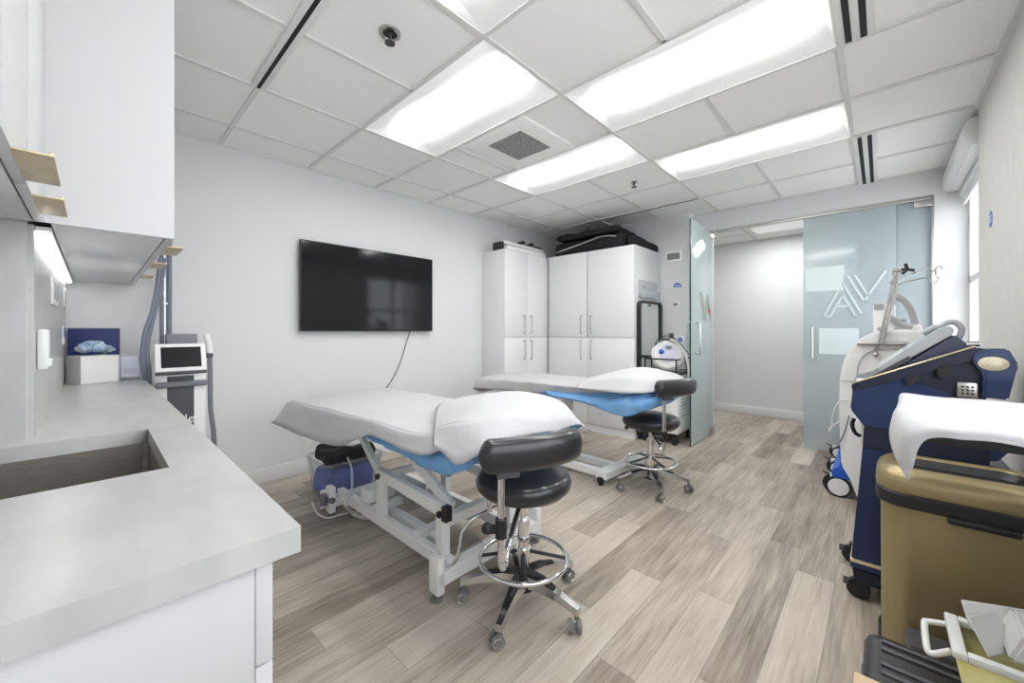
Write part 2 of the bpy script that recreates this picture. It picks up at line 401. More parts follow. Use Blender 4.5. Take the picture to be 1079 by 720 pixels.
# interlocked A and V outline emblem
def stroke(mb, p, q, wd, y0, y1, axis='y'):
    p, q = Vector(p), Vector(q); d = (q-p).normalized(); n = Vector((-d.y, d.x))*wd/2
    mb.prism([tuple(p+n), tuple(q+n), tuple(q-n), tuple(p-n)], axis, y0, y1)
mb = MB()
ex0, ez0 = -.415, 1.345
k = .40
for (p, q) in (((0, 0), (.36, .80)), ((.13, 0), (.36, .50)), ((.36, .80), (.70, .06)), ((.36, .50), (.60, 0)), ((0, 0), (.13, 0)),
               ((.45, .98), (.75, .34)), ((.58, .98), (.82, .46)), ((.75, .34), (1.12, 1.02)), ((.24, .24), (.48, .24))):
    stroke(mb, (ex0+p[0]*k, ez0+p[1]*k), (ex0+q[0]*k, ez0+q[1]*k), .018, YB-.002, YB+.004)
mb.build('monogram', 'frost_print', dr)

dl = B(-1.442, -1.430, 4.19, 4.925, .012, 2.36, bev=.001)
dl = dl.build('door_1', 'glass_door'); tag(dl, kind='structure')
B(-1.4425, -1.4295, 4.186, 4.194, .012, 2.36).build('glass_edge', 'glass_edge', dl)
for z0, z1 in ((.012, .09), (2.27, 2.36)): B(-1.452, -1.42, 4.82, 4.935, z0, z1, bev=.004).build('hinge_patch', 'nickel', dl)
for sgn in (-1, 1):
    x = -1.436+sgn*.006; xo = x+sgn*.05; y = 4.30
    MB().tube([(x, y, 1.29), (xo-sgn*.02, y, 1.29), (xo, y, 1.27), (xo, y, .99), (xo-sgn*.02, y, .97), (x, y, .97)], .0125, 12, 5).build('door_handle', 'chrome', dl)
mb = MB(); k = .32; yy0, zz0 = 4.47, 1.30
def sx(mb, p, q, wd): stroke(mb, (yy0+p[0]*k, zz0+p[1]*k), (yy0+q[0]*k, zz0+q[1]*k), wd, -1.431, -1.4275, 'x')
for p, q in (((0, 1), (.42, .08)), ((.16, 1), (.42, .42)), ((.42, .08), (.75, .85)), ((.55, 0), (.80, .62)), ((.80, 1.0), (1.16, .05)), ((.80, .62), (1.0, .05))): sx(mb, p, q, .022)
mb.build('monogram', 'greige_print', dl)
B(-1.431, -1.4275, 4.74, 4.84, 1.30, 1.46).build('notice_sticker', 'white_print', dl)
B(-1.4285, -1.4265, 4.75, 4.83, 1.405, 1.445).build('sticker_heading', 'sticker_red', dl)

# corridor lamp
cl = thing('ceiling_panel_light', 'flat light panel in the corridor ceiling beyond the glass', 'light', (-.9, 5.7, 2.5))
B(-1.2, -.6, 5.4, 6.0, 2.485, 2.4945).build('diffuser', 'reflector', cl)
ld = bpy.data.lights.new('corridor_lamp', 'AREA'); ld.energy = CORR; ld.size = .6; lo = bpy.data.objects.new('corridor_lamp', ld); C.objects.link(lo)
lo.location = (0, 0, -.02); lo.parent = cl

# ------------------------------------------------------------------ ceiling fixtures
def troffer(x0, x1, y, label):
    t = thing('ceiling_light', label, 'light', ((x0+x1)/2, y+.305, ZC), 'recessed ceiling troffers')
    a, b = x0+.013, x1-.013; c, d = y+.013, y+.597; z = ZC+.004
    mb = MB(); ym = (c+d)/2; zt = ZC+.058
    # sloping side wings and end caps of the shallow tray
    q = .085
    for (ya, yb) in ((c, ym-q), (d, ym+q)):
        mb.grid([[(a, ya, z), (b, ya, z)], [(a+.03, yb, zt), (b-.03, yb, zt)]])
    for (xa, xb) in ((a, a+.03), (b, b-.03)):
        mb.grid([[(xa, c, z), (xa, d, z)], [(xb, ym-q, zt), (xb, ym+q, zt)]])
    mb.build('reflector', 'reflector', t, solid=.002)
    G = []
    for i in range(13):
        an = math.pi*i/12; yy = ym-math.cos(an)*q; zz = zt-.03*math.sin(an)
        G.append([(a+.03, yy, zz), (b-.03, yy, zz)])
    MB().grid(G).build('lens', 'lens', t, solid=.002)
for l, lab in zip(LIGHTS, ('long ceiling light above the near bed, closest to the television wall', 'ceiling light cut off by the top edge of the photo',
                           'largest ceiling light, between the paired slots and the sprinkler side', 'ceiling light just beyond the square return grille',
                           'farthest ceiling light, nearest the glass doors', 'unseen ceiling light added above the sink counter to brighten the near side')):
    troffer(*l, lab)
def slotx(x0, x1, y, label, n=1, w=.034):
    t = thing('slot_diffuser', label, 'air vent', ((x0+x1)/2, y, ZC), 'linear slot diffusers')
    B(x0, x1, y-w, y+w, ZC-.004, ZC+.012, bev=.002).build('frame', 'trim', t)
    for k in range(n):
        yc = y+(k-(n-1)/2)*.045-.0
        B(x0+.01, x1-.01, yc-.009, yc+.009, ZC-.006, ZC-.002).build('slot', 'black_slot', t)
slotx(XB_, XC_, .635, 'single black slot vent in the ceiling above the counter', 1)
def sloty(x, y0, y1, label):
    t = thing('slot_diffuser', label, 'air vent', (x, (y0+y1)/2, ZC), 'linear slot diffusers')
    B(x-.065, x+.065, y0, y1, ZC-.004, ZC+.012, bev=.002).build('frame', 'trim', t)
    for s_ in (-1, 1): B(x+s_*.027-.012, x+s_*.027+.012, y0+.01, y1-.01, ZC-.006, ZC-.002).build('slot', 'black_slot', t)
sloty(-.085, 1.25, 2.46, 'double black slot vent beside the largest ceiling light'); sloty(-.085, 3.70, 4.92, 'double black slot vent ending above the frosted glass')
t = thing('slot_diffuser', 'thin black slot vent over the black bags', 'air vent', (-2.1, 4.29, ZC), 'linear slot diffusers')
B(-2.8, -1.38, 4.27, 4.31, ZC-.004, ZC+.012).build('frame', 'tbar', t); B(-2.79, -1.39, 4.283, 4.300, ZC-.006, ZC-.002).build('slot', 'black_slot', t)
t = thing('return_grille', 'square grey perforated return grille in the ceiling', 'air vent', (-1.98, 2.17, ZC))
B(-2.27, -1.68, 1.875, 2.455, ZC-.003, ZC+.012, bev=.002).build('frame', 'tile', t)
B(-2.13, -1.81, 2.0, 2.33, ZC-.006, ZC-.001).build('mesh', mat('grille_mesh', (.13, .13, .13), .6, noise=(120, (.42, .42, .42))), t)
def sprinkler(x, y, label, flush):
    t = thing('sprinkler_head', label, 'sprinkler', (x, y, ZC), 'ceiling sprinklers')
    MB().lathe([(.030, .004), (.034, -.004), (.048, -.003), (.05, .006), (.03, .008)] if flush else [(0, 0), (.03, 0), (.028, .006), (0, .008)], (x, y, ZC+.005), 24).build('escutcheon', 'nickel', t)
    if flush: MB().cyl((x, y, ZC+.004), (x, y, ZC+.012), .033).build('recess', 'black', t)
    MB().cyl((x, y, ZC+.005), (x, y, ZC-.018), .008 if flush else .01).build('body', 'dgrey', t)
    mb = MB().lathe([(0, 0), (.024, 0), (.024, .003), (0, .003)], (x, y, ZC-.04), 16)
    for s_ in (-1, 1): mb.cyl((x+s_*.012, y, ZC-.012), (x+s_*.008, y, ZC-.038), .002, seg=6)
    mb.build('deflector', 'dgrey', t)
sprinkler(-1.672, .941, 'sprinkler head with chrome ring nearest the viewer', True); sprinkler(-1.683, 3.433, 'small sprinkler head over the far bed', False)

# ------------------------------------------------------------------ kitchenette
XK = -.66
t = thing('countertop', 'white quartz worktop with a square-cut front and sink opening', 'countertop', (-2, .05, .86))
mb = MB(); zt, zb = .90, .86
sx0, sx1, sy1 = -1.655, -1.155, .115
for a in ((XL, sx0, -.125, .22), (sx0, sx1, sy1, .22), (sx1, XK, -.88, .22), (-1.72, sx0, -.88, -.125), (sx0, sx1, -.88, -.5)): mb.box(*a, zb, zt)
bmesh.ops.remove_doubles(mb.bm, verts=mb.bm.verts, dist=.0001)
mb.build('slab', 'quartz', t)
B(XL, -1.735, -.125, -.113, .9, 1.5).build('backsplash', 'quartz', t)
B(-1.72, -1.708, -.88, -.125, .9, 1.5).build('side_splash', 'quartz', t)
t = thing('sink', 'undermount stainless steel sink set in the white worktop', 'sink', (-1.4, -.2, .7))
mb = MB(); x0, x1, y0, y1, zd = sx0-.004, sx1+.004, -.5, sy1+.004, .66
mb.box(x0-.01, x0, y0, y1, zd, .862); mb.box(x1, x1+.01, y0, y1, zd, .862); mb.box(x0, x1, y1, y1+.01, zd, .862); mb.box(x0, x1, y0-.01, y0, zd, .862); mb.box(x0, x1, y0, y1, zd-.01, zd)
for (cx_, cy_) in ((x0, y1), (x1, y1)):
    mb.cyl((cx_+(.006 if cx_ == x0 else -.006), cy_-.006, zd), (cx_+(.006 if cx_ == x0 else -.006), cy_-.006, .862), .012)
mb.build('bowl', 'steel', t)
MB().lathe([(0, 0), (.045, 0), (.045, .004), (.03, .002), (0, .001)], (-1.4, -.2, zd)).build('drain', 'chrome', t)
# base cabinets under the worktop
t = thing('base_cabinet', 'white base cabinet at the open end of the worktop', 'cabinet', (-.95, 0, 0), 'base cabinets')
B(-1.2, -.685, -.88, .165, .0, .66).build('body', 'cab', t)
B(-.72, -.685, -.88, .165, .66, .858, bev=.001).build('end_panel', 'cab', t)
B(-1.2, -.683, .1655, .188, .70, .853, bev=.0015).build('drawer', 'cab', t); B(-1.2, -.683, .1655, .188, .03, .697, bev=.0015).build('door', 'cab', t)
def basecab(x0, x1, lab):
    t = thing('base_cabinet', lab, 'cabinet', ((x0+x1)/2, 0, 0), 'base cabinets')
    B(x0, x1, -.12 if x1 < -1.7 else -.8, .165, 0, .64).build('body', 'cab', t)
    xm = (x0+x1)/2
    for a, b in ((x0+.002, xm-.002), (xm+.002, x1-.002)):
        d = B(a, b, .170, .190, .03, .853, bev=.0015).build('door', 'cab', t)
        B(a+.05, a+.2, .19, .215, .80, .803).build('handle', 'brass', d)
basecab(-1.705, -1.205, 'white base cabinet under the sink'); basecab(-2.65, -1.735, 'white base cabinet under the worktop left of the sink'); basecab(-3.57, -2.655, 'white base cabinet in the corner by the television wall')
# wall cabinets: a projecting one and a recessed one nearer the viewer
def pull(x, y, parent, wd=.2, dep=.045, z=1.5, h=.012):
    mb = B(x-wd/2, x+wd/2, y-.002, y+dep, z-.004, z-.001, bev=.0008)
    mb.box(x-wd/2, x+wd/2, y+dep-.006, y+dep, z-.003, z+.004, bev=.0015)
    return mb.build('handle', 'brass', parent)
def wallcab(x0, x1, yb, yf, doors, pulls, lab, ztop=2.575):
    t = thing('wall_cabinet', lab, 'cabinet', ((x0+x1)/2, (yb+yf)/2, 1.5))
    B(x0, x1, yb, yf-.022, 1.5, ztop, bev=.001).build('body', 'cab_gloss', t)
    for (a, b), ps in zip(doors, pulls):
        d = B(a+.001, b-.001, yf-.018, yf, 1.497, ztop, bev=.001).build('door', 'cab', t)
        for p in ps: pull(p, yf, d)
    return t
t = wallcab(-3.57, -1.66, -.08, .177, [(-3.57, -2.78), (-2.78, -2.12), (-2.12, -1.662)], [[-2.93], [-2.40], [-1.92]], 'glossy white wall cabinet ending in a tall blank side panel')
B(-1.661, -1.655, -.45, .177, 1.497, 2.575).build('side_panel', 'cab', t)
wallcab(-1.652, -.55, -.45, -.09, [(-1.6545, -1.27), (-1.27, -.93), (-.93, -.55)], [[-1.44], [-1.12], []], 'white wall cabinet nearest the viewer with brass edge pulls')
t = thing('led_light', 'slim white LED strip glowing under the wall cabinet', 'light', (-2.6, -.1, 1.5))
B(-3.5, -1.75, -.112, -.082, 1.488, 1.50).build('channel', 'trim', t); B(-3.5, -1.75, -.103, -.090, 1.484, 1.488).build('diffuser', 'led', t)
# backsplash fittings
def plate(u, v, w_, h_, lab, name='outlet', dark=True):
    p = onY(u, v, -.113); t = thing(name, lab, 'outlet', (p.x, -.113, p.z))
    B(p.x-w_/2, p.x+w_/2, -.113, -.106, p.z-h_/2, p.z+h_/2, bev=.002).build('plate', 'white_plastic', t)
    for s_ in (-1, 1): B(p.x+s_*w_*.22-.015, p.x+s_*w_*.22+.015, -.107, -.103, p.z-h_*.3, p.z+h_*.3, bev=.001).build('socket', 'grey_plastic' if dark else 'trim', t)
plate(56, 308, .30, .11, 'wide outlet plate on the splashback under the LED strip'); plate(67, 314, .12, .11, 'small outlet plate in the splashback corner')
p = onY(52, 368, -.09)
t = thing('soap_dispenser', 'white wall dispenser on the splashback beside the blue board', 'dispenser', (p.x, -.1, p.z))
B(p.x-.035, p.x+.035, -.113, -.09, p.z-.06, p.z+.06, bev=.008).build('body', 'white_plastic', t); B(p.x-.02, p.x+.02, -.092, -.084, p.z-.05, p.z-.03, bev=.002).build('lever', 'trim', t)
t = thing('label_holder', 'small blue-and-white label clipped beside the navy board', 'label', (-3.4, -.1, 1.2))
B(-3.42, -3.2, -.113, -.109, 1.13, 1.23).build('card', 'white_print', t); B(-3.38, -3.24, -.1095, -.1065, 1.17, 1.22).build('print', 'sticker_blue', t)
# things on the worktop
t = thing('display_board', 'upright navy blue board leaning in the worktop corner', 'board', (-3.53, .0, .9))
B(-3.548, -3.535, -.105, .115, .9, 1.218, bev=.002).build('panel', 'navy_card', t); B(-3.549, -3.534, -.108, .118, 1.215, 1.221).build('edge', 'slate', t)
t = thing('open_box', 'white open-topped box holding blue bouffant caps', 'box', (-3.38, 0, .9))
mb = MB(); rz = Matrix.Translation((-3.375, .0, 0)) @ Matrix.Rotation(math.radians(22), 4, 'Z')
x0, x1, y0, y1 = -.075, .075, -.085, .085
for a in ((x0, x0+.004, y0, y1), (x1-.004, x1, y0, y1), (x0, x1, y0, y0+.004), (x0, x1, y1-.004, y1)): mb.box(*a, .9, 1.06, mx=rz)
mb.box(x0, x1, y0, y1, .9, .905, mx=rz); mb.build('carton', 'white_plastic', t)
for k in range(18):
    an = random.random()*6.28; r_ = .06*math.sqrt(random.random()); px_, py_ = -3.375+r_*math.cos(an), .0+r_*math.sin(an)*1.15
    mb = MB().ball((px_, py_, 1.076+.050*(1-r_/.08)+.01*random.random()), .024, (1, 1.25, .75), 24)
    for v in mb.bm.verts: v.co += Vector((mnoise.noise(v.co*60+Vector((k, 0, 0))), mnoise.noise(v.co*60+Vector((0, k, 9))), mnoise.noise(v.co*70)))*.014
    o = mb.build('bouffant_cap', 'gauze' if k != 9 else 'sheet'); tag(o, 'crumpled pale blue bouffant cap heaped in the white box' if k != 9 else 'crumpled white cap among the blue ones in the white box', 'cap', 'bouffant caps in the white box' if k != 9 else None)
t = thing('sign_holder', 'clear acrylic holder with a tilted leaflet beside the white box', 'sign', (-3.38, .15, .9))
mx = Matrix.Translation((-3.40, .155, .9)) @ Matrix.Rotation(math.radians(-28), 4, 'Y') @ Matrix.Rotation(math.radians(0), 4, 'Z')
B(.03, .034, -.045, .045, .0, .15, mx=mx).build('acrylic', 'acrylic', t)
B(.035, .0365, -.04, .04, .006, .144, mx=mx).build('leaflet', mat('leaflet', (.66, .70, .82), .5), t)
mb = MB()
for z_ in (.03, .042, .054): mb.box(.0366, .0372, -.028, .03, z_, z_+.004, mx=mx)
mb.build('printed_lines', 'grey_plastic', t)
B(-3.45, -3.36, .11, .2, .9, .904).build('foot', 'acrylic', t)

# ------------------------------------------------------------------ television
xt = XL+.035
t = thing('television', 'large black flat television hung on the left wall', 'television', (XL+.03, 1.83, 1.2))
B(xt, xt+.03, 1.165, 2.475, 1.20, 1.965, bev=.004).build('housing', 'black', t)
B(xt+.0295, xt+.0325, 1.173, 2.467, 1.213, 1.957).build('screen', 'screen', t)
B(XL, xt, 1.5, 2.15, 1.4, 1.8).build('wall_mount', 'dgrey', t)
mb = MB()
P = [onX(u, v, XL+.012) for u, v in ((432, 349), (428, 362), (421, 384), (412, 402), (404, 413), (398, 419))]
mb.tube([(XL+.02, P[0].y, P[0].z+.02)]+P, .0035, 8, 6)
tag(mb.build('power_cable', 'black'), 'thin black cable trailing down the wall below the television', 'cable')
def walloutlet(y, z, lab):
    t = thing('wall_outlet', lab, 'outlet', (XL, y, z)); B(XL, XL+.006, y-.038, y+.038, z-.06, z+.06, bev=.002).build('plate', 'white_plastic', t)
    for s_ in (-1, 1): B(XL+.005, XL+.009, y-.018, y+.018, z+s_*.028-.016, z+s_*.028+.016, bev=.001).build('socket', 'trim', t)
p = onX(322, 460, XL); walloutlet(p.y, p.z, 'white wall outlet low behind the near bed')

# ------------------------------------------------------------------ tall white cabinets in the corner
def bow(mb, p, out, L):
    x, y, z = p; o = Vector(out)*.03
    mb.tube([(x, y, z+L/2), (x+o.x, y+o.y, z+L/2), (x+o.x*1.1, y+o.y*1.1, z+L/2-.02), (x+o.x*1.1, y+o.y*1.1, z-L/2+.02), (x+o.x, y+o.y, z-L/2), (x, y, z-L/2)], .0065, 8, 4)
    return mb
AX, AY0, AY1, BX1, ZT, ZS = -3.19, 3.245, 4.055, -1.984, 2.157, 1.125
t = thing('tall_cabinet', 'tall white two-door cabinet against the television wall', 'cabinet', (-3.4, 3.6, 0))
B(XL+.003, AX-.02, AY0, 4.05, .0, ZT, bev=.001).build('body', 'cab_brightened', t)
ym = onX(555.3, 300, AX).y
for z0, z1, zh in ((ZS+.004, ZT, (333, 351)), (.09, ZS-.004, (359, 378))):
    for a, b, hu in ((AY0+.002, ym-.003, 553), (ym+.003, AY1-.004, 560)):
        d = B(AX-.019, AX, a, b, z0, z1, bev=.0015).build('door', 'cab_brightened', t)
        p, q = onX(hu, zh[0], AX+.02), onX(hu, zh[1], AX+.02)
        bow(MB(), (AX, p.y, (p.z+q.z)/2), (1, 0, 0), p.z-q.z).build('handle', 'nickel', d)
B(AX-.03, AX-.01, AY0, AY1, 0, .085).build('toe_kick', 'cab_brightened', t)
t = thing('tall_cabinet', 'wide white four-door cabinet under the black bags', 'cabinet', (-2.6, 4.4, 0))
B(AX-.015, BX1-.001, AY1+.02, YB2-.002, 0, ZT, bev=.001).build('body', 'cab_brightened', t)
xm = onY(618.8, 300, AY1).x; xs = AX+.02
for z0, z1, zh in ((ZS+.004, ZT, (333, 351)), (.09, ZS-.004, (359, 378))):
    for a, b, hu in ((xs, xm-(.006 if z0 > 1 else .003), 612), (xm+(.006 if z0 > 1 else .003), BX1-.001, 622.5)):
        d = B(a, b, AY1, AY1+.019, z0, z1, bev=.0015).build('door', 'cab_brightened', t)
        p, q = onY(hu, zh[0], AY1-.02), onY(hu, zh[1], AY1-.02)
        bow(MB(), (p.x, AY1, (p.z+q.z)/2), (0, -1, 0), p.z-q.z).build('handle', 'nickel', d)
B(xm-.004, xm+.004, AY1+.012, AY1+.022, ZS+.01, ZT-.01).build('door_gap', 'black', t)
B(xs, BX1, AY1+.01, AY1+.03, 0, .085).build('toe_kick', 'cab_brightened', t)
# clear file pocket on the cabinet side
t = thing('file_pocket', 'clear plastic pocket fixed to the cabinet side above the mirror', 'holder', (BX1, 4.4, 1.6))
B(BX1+.001, BX1+.006, 4.15, 4.64, 1.58, 1.78, bev=.001).build('back', 'acrylic', t); B(BX1+.04, BX1+.043, 4.15, 4.64, 1.58, 1.66, bev=.001).build('front', 'acrylic', t)
B(BX1+.006, BX1+.04, 4.15, 4.64, 1.58, 1.583).build('base', 'acrylic', t); MB().ball((BX1+.01, 4.27, 1.70), .008).build('clip', 'dgrey', t)
# on top of the cabinets
t = thing('folded_stand', 'folded grey aluminium stand lying on the tall cabinet', 'stand', (-3.35, 3.65, ZT))
mb = MB()
for dx in (0, .11): mb.bar((-3.33+dx, 3.30, ZT+.03), (-3.33+dx, 4.02, ZT+.03), .035, .05)
mb.bar((-3.33, 3.34, ZT+.03), (-3.22, 3.34, ZT+.03), .03, .045); mb.bar((-3.33, 3.98, ZT+.03), (-3.22, 3.98, ZT+.03), .03, .045)
mb.build('frame', 'white_metal', t)
MB().bar((-3.30, 3.32, ZT+.105), (-3.26, 4.0, ZT+.08), .06, .04).build('upper_rail', 'white_metal', t)
MB().bar((-3.27, 3.6, ZT+.13), (-3.25, 4.0, ZT+.115), .025, .02).build('telescopic_rail', 'alu', t)
B(-3.40, -3.25, 3.255, 3.30, ZT, ZT+.10, bev=.01).build('end_cap', 'black', t)
for y_ in (3.60, 3.76): MB().cyl((-3.30, y_, ZT+.13), (-3.20, y_, ZT+.13), .018).build('knob', 'black', t)
B(-3.335, -3.325+.1, 3.36, 3.97, ZT+.058, ZT+.066).build('slot', 'black', t)
def lumpy(x0, x1, y0, y1, z0, z1, amp, seed, bev=.06, n=5):
    mb = MB().box(x0, x1, y0, y1, z0, z1, bev=bev, seg=3)
    bmesh.ops.subdivide_edges(mb.bm, edges=mb.bm.edges[:], cuts=n, use_grid_fill=True)
    for v in mb.bm.verts:
        q = v.co*5+Vector((seed, seed*2, 0)); f = (v.co.z-z0)/(z1-z0)
        v.co += Vector((mnoise.noise(q), mnoise.noise(q+Vector((9, 0, 0))), mnoise.noise(q*1.4+Vector((0, 9, 0)))*max(0, f)))*amp
        if v.co.z < z0: v.co.z = z0
    return mb
t = thing('equipment_bag', 'long black nylon bag across the cabinet top with grey strap', 'bag', (-2.7, 4.35, ZT))
lumpy(-3.12, -2.12, 4.09, 4.52, ZT+.002, ZT+.17, .04, 1).build('body', 'cloth_black', t, sharp=80)
MB().tube([(-3.08, 4.10, ZT+.06), (-2.85, 4.085, ZT+.09), (-2.6, 4.085, ZT+.13), (-2.45, 4.09, ZT+.16)], .010, 8, 6).build('strap', 'nickel', t)
MB().tube([(-2.44, 4.09, ZT+.16), (-2.3, 4.08, ZT+.15), (-2.2, 4.09, ZT+.12), (-2.16, 4.10, ZT+.07)], .007, 8, 6).build('buckle_cord', 'grey_plastic', t)
o = lumpy(-3.1, -2.25, 4.12, 4.66, ZT+.205, ZT+.285, .035, 5, .035).build('folded_bag', 'cloth_black', sharp=80); tag(o, 'flattened black bag lying on top of the long nylon bag', 'bag')
o = lumpy(-2.09, -1.985, 4.10, 4.72, ZT+.002, ZT+.11, .025, 8, .04).build('small_bag', 'cloth_black', sharp=80); tag(o, 'small black pouch at the right end of the cabinet top', 'bag')
# standing mirror
t = thing('mirror', 'tall black-framed mirror leaning on the side of the white cabinet', 'mirror', (-1.95, 4.4, 0))
def rr(y0, y1, z0, z1, r, n=6):
    o = []
    for cx_, cz_, a0 in ((y1-r, z1-r, 0), (y0+r, z1-r, 90), (y0+r, z0+r, 180), (y1-r, z0+r, 270)):
        for i in range(n+1): a = math.radians(a0+90*i/n); o.append((cx_+r*math.cos(a), cz_+r*math.sin(a)))
    return o
def ring(name, m, parent, outer, inner, axis, a, b):
    mb = MB(); n = len(outer); bm = mb.bm
    def P(p, h): return {'x': (h, p[0], p[1]), 'y': (p[0], h, p[1]), 'z': (p[0], p[1], h)}[axis]
    V = [[bm.verts.new(P(p, h)) for p in L] for L, h in ((outer, a), (outer, b), (inner, b), (inner, a))]
    for i in range(4):
        for k in range(n): bm.faces.new((V[i][k], V[i][(k+1) % n], V[(i+1) % 4][(k+1) % n], V[(i+1) % 4][k]))
    return mb.build(name, m, parent)
ring('frame', 'black', t, rr(4.10, 4.69, .02, 1.54, .06), rr(4.125, 4.665, .045, 1.515, .04), 'x', -1.977, -1.935)
MB().prism(rr(4.124, 4.666, .044, 1.516, .04), 'x', -1.965, -1.955).build('glass', 'mirror', t)
# wall controls on the back wall
def ctl(u, v, w_, h_, lab, name, cat='thermostat', lcd=True, sw=.7, sh=.55):
    p = onY(u, v, YB2); t = thing(name, lab, cat, (p.x, YB2, p.z))
    B(p.x-w_/2, p.x+w_/2, YB2-.018, YB2, p.z-h_/2, p.z+h_/2, bev=.004).build('housing', 'white_plastic', t)
    B(p.x-w_*sw/2, p.x+w_*sw/2, YB2-.020, YB2-.017, p.z-h_*sh/2, p.z+h_*sh/2).build('display', 'lcd', t)
ctl(710.3, 270.5, .215, .135, 'large wall thermostat with grey display above the blue sticker', 'thermostat'); ctl(712.5, 321, .10, .085, 'small square wall controller below the blue sticker', 'wall_controller', sw=.55, sh=.4)
p = onY(713.8, 301, YB2)
t = thing('wall_sticker', 'round-topped blue sticker between the two wall controls', 'sticker', (p.x, YB2, p.z))
MB().prism([(p.x+.05*math.cos(a), p.z-.02+.055*math.sin(a)) for a in [math.pi*i/12 for i in range(13)]], 'y', YB2-.002, YB2).build('badge', 'sticker_blue', t)
B(p.x-.03, p.x+.03, YB2-.003, YB2-.001, p.z-.005, p.z+.003).build('print', 'white_print', t)
p = onX(1044, 231, XR)
t = thing('wall_sticker', 'oval blue sticker on the textured right wall', 'sticker', (XR, p.y, p.z))
MB().prism([(p.y+.045*math.cos(2*math.pi*i/20), p.z+.045*math.sin(2*math.pi*i/20)) for i in range(20)], 'x', XR-.002, XR).build('badge', 'sticker_blue', t)
mb = MB()
for dz in (-.015, 0, .015): mb.box(XR-.003, XR-.001, p.y-.025, p.y+.025, p.z+dz-.003, p.z+dz+.003)
mb.build('print', 'white_print', t)

# ------------------------------------------------------------------ treatment beds
def bedbox(parent, dy, dx=0):
    """blue covered mattress with a gently raised head section"""
    rows_ = []
    G = []
    xs_ = [-2.83, -2.8, -2.3, -1.75, -1.45, -1.25, -1.12, -1.06, -1.04]
    top = [.70, .735, .737, .738, .745, .765, .785, .79, .76]; bot = [.66, .655, .655, .655, .65, .66, .70, .73, .76]
    for i, x in enumerate(xs_):
        a, b = (.95, 1.60); e = .02 if i in (0, 8) else 0
        z0, z1 = bot[i], top[i]; zm = (z0+z1)/2; x += dx
        G.append([(x, a+.03+e+dy, z0), (x, a+e+dy, z0+.015), (x, a-.005+e+dy, zm), (x, a+.01+e+dy, z1-.012), (x, a+.05+dy, z1), (x, (a+b)/2+dy, z1+.004), (x, b-.05+dy, z1),
                  (x, b-.01-e+dy, z1-.012), (x, b+.005-e+dy, zm), (x, b-e+dy, z0+.015), (x, b-.03-e+dy, z0), (x, (a+b)/2+dy, z0), (x, a+.03+e+dy, z0)])
    P = surf(G, 6, 3); mb = MB().grid(P); mb.bm.faces.new([mb.bm.verts.new(p) for p in P[0][:-1]]); mb.bm.faces.new([mb.bm.verts.new(p) for p in P[-1][:-1]])
    bmesh.ops.remove_doubles(mb.bm, verts=mb.bm.verts, dist=.0004)
    for v in mb.bm.verts: v.co += Vector((0, mnoise.noise(v.co*9), mnoise.noise(v.co*13+Vector((5, 0, 0)))*.8))*.008
    return mb.build('mattress', 'bluesheet', parent, sharp=80)
def skirt(parent, rows_, name='cover_hem', seed=0):
    P = surf(rows_, 8, 5); mb = MB().grid(P)
    for v in mb.bm.verts: v.co += Vector((mnoise.noise(v.co*18+Vector((seed, 0, 0)))*.01, mnoise.noise(v.co*14+Vector((seed, 3, 0)))*.016, 0))
    return mb.build(name, 'bluesheet', parent, solid=.003, sharp=80)
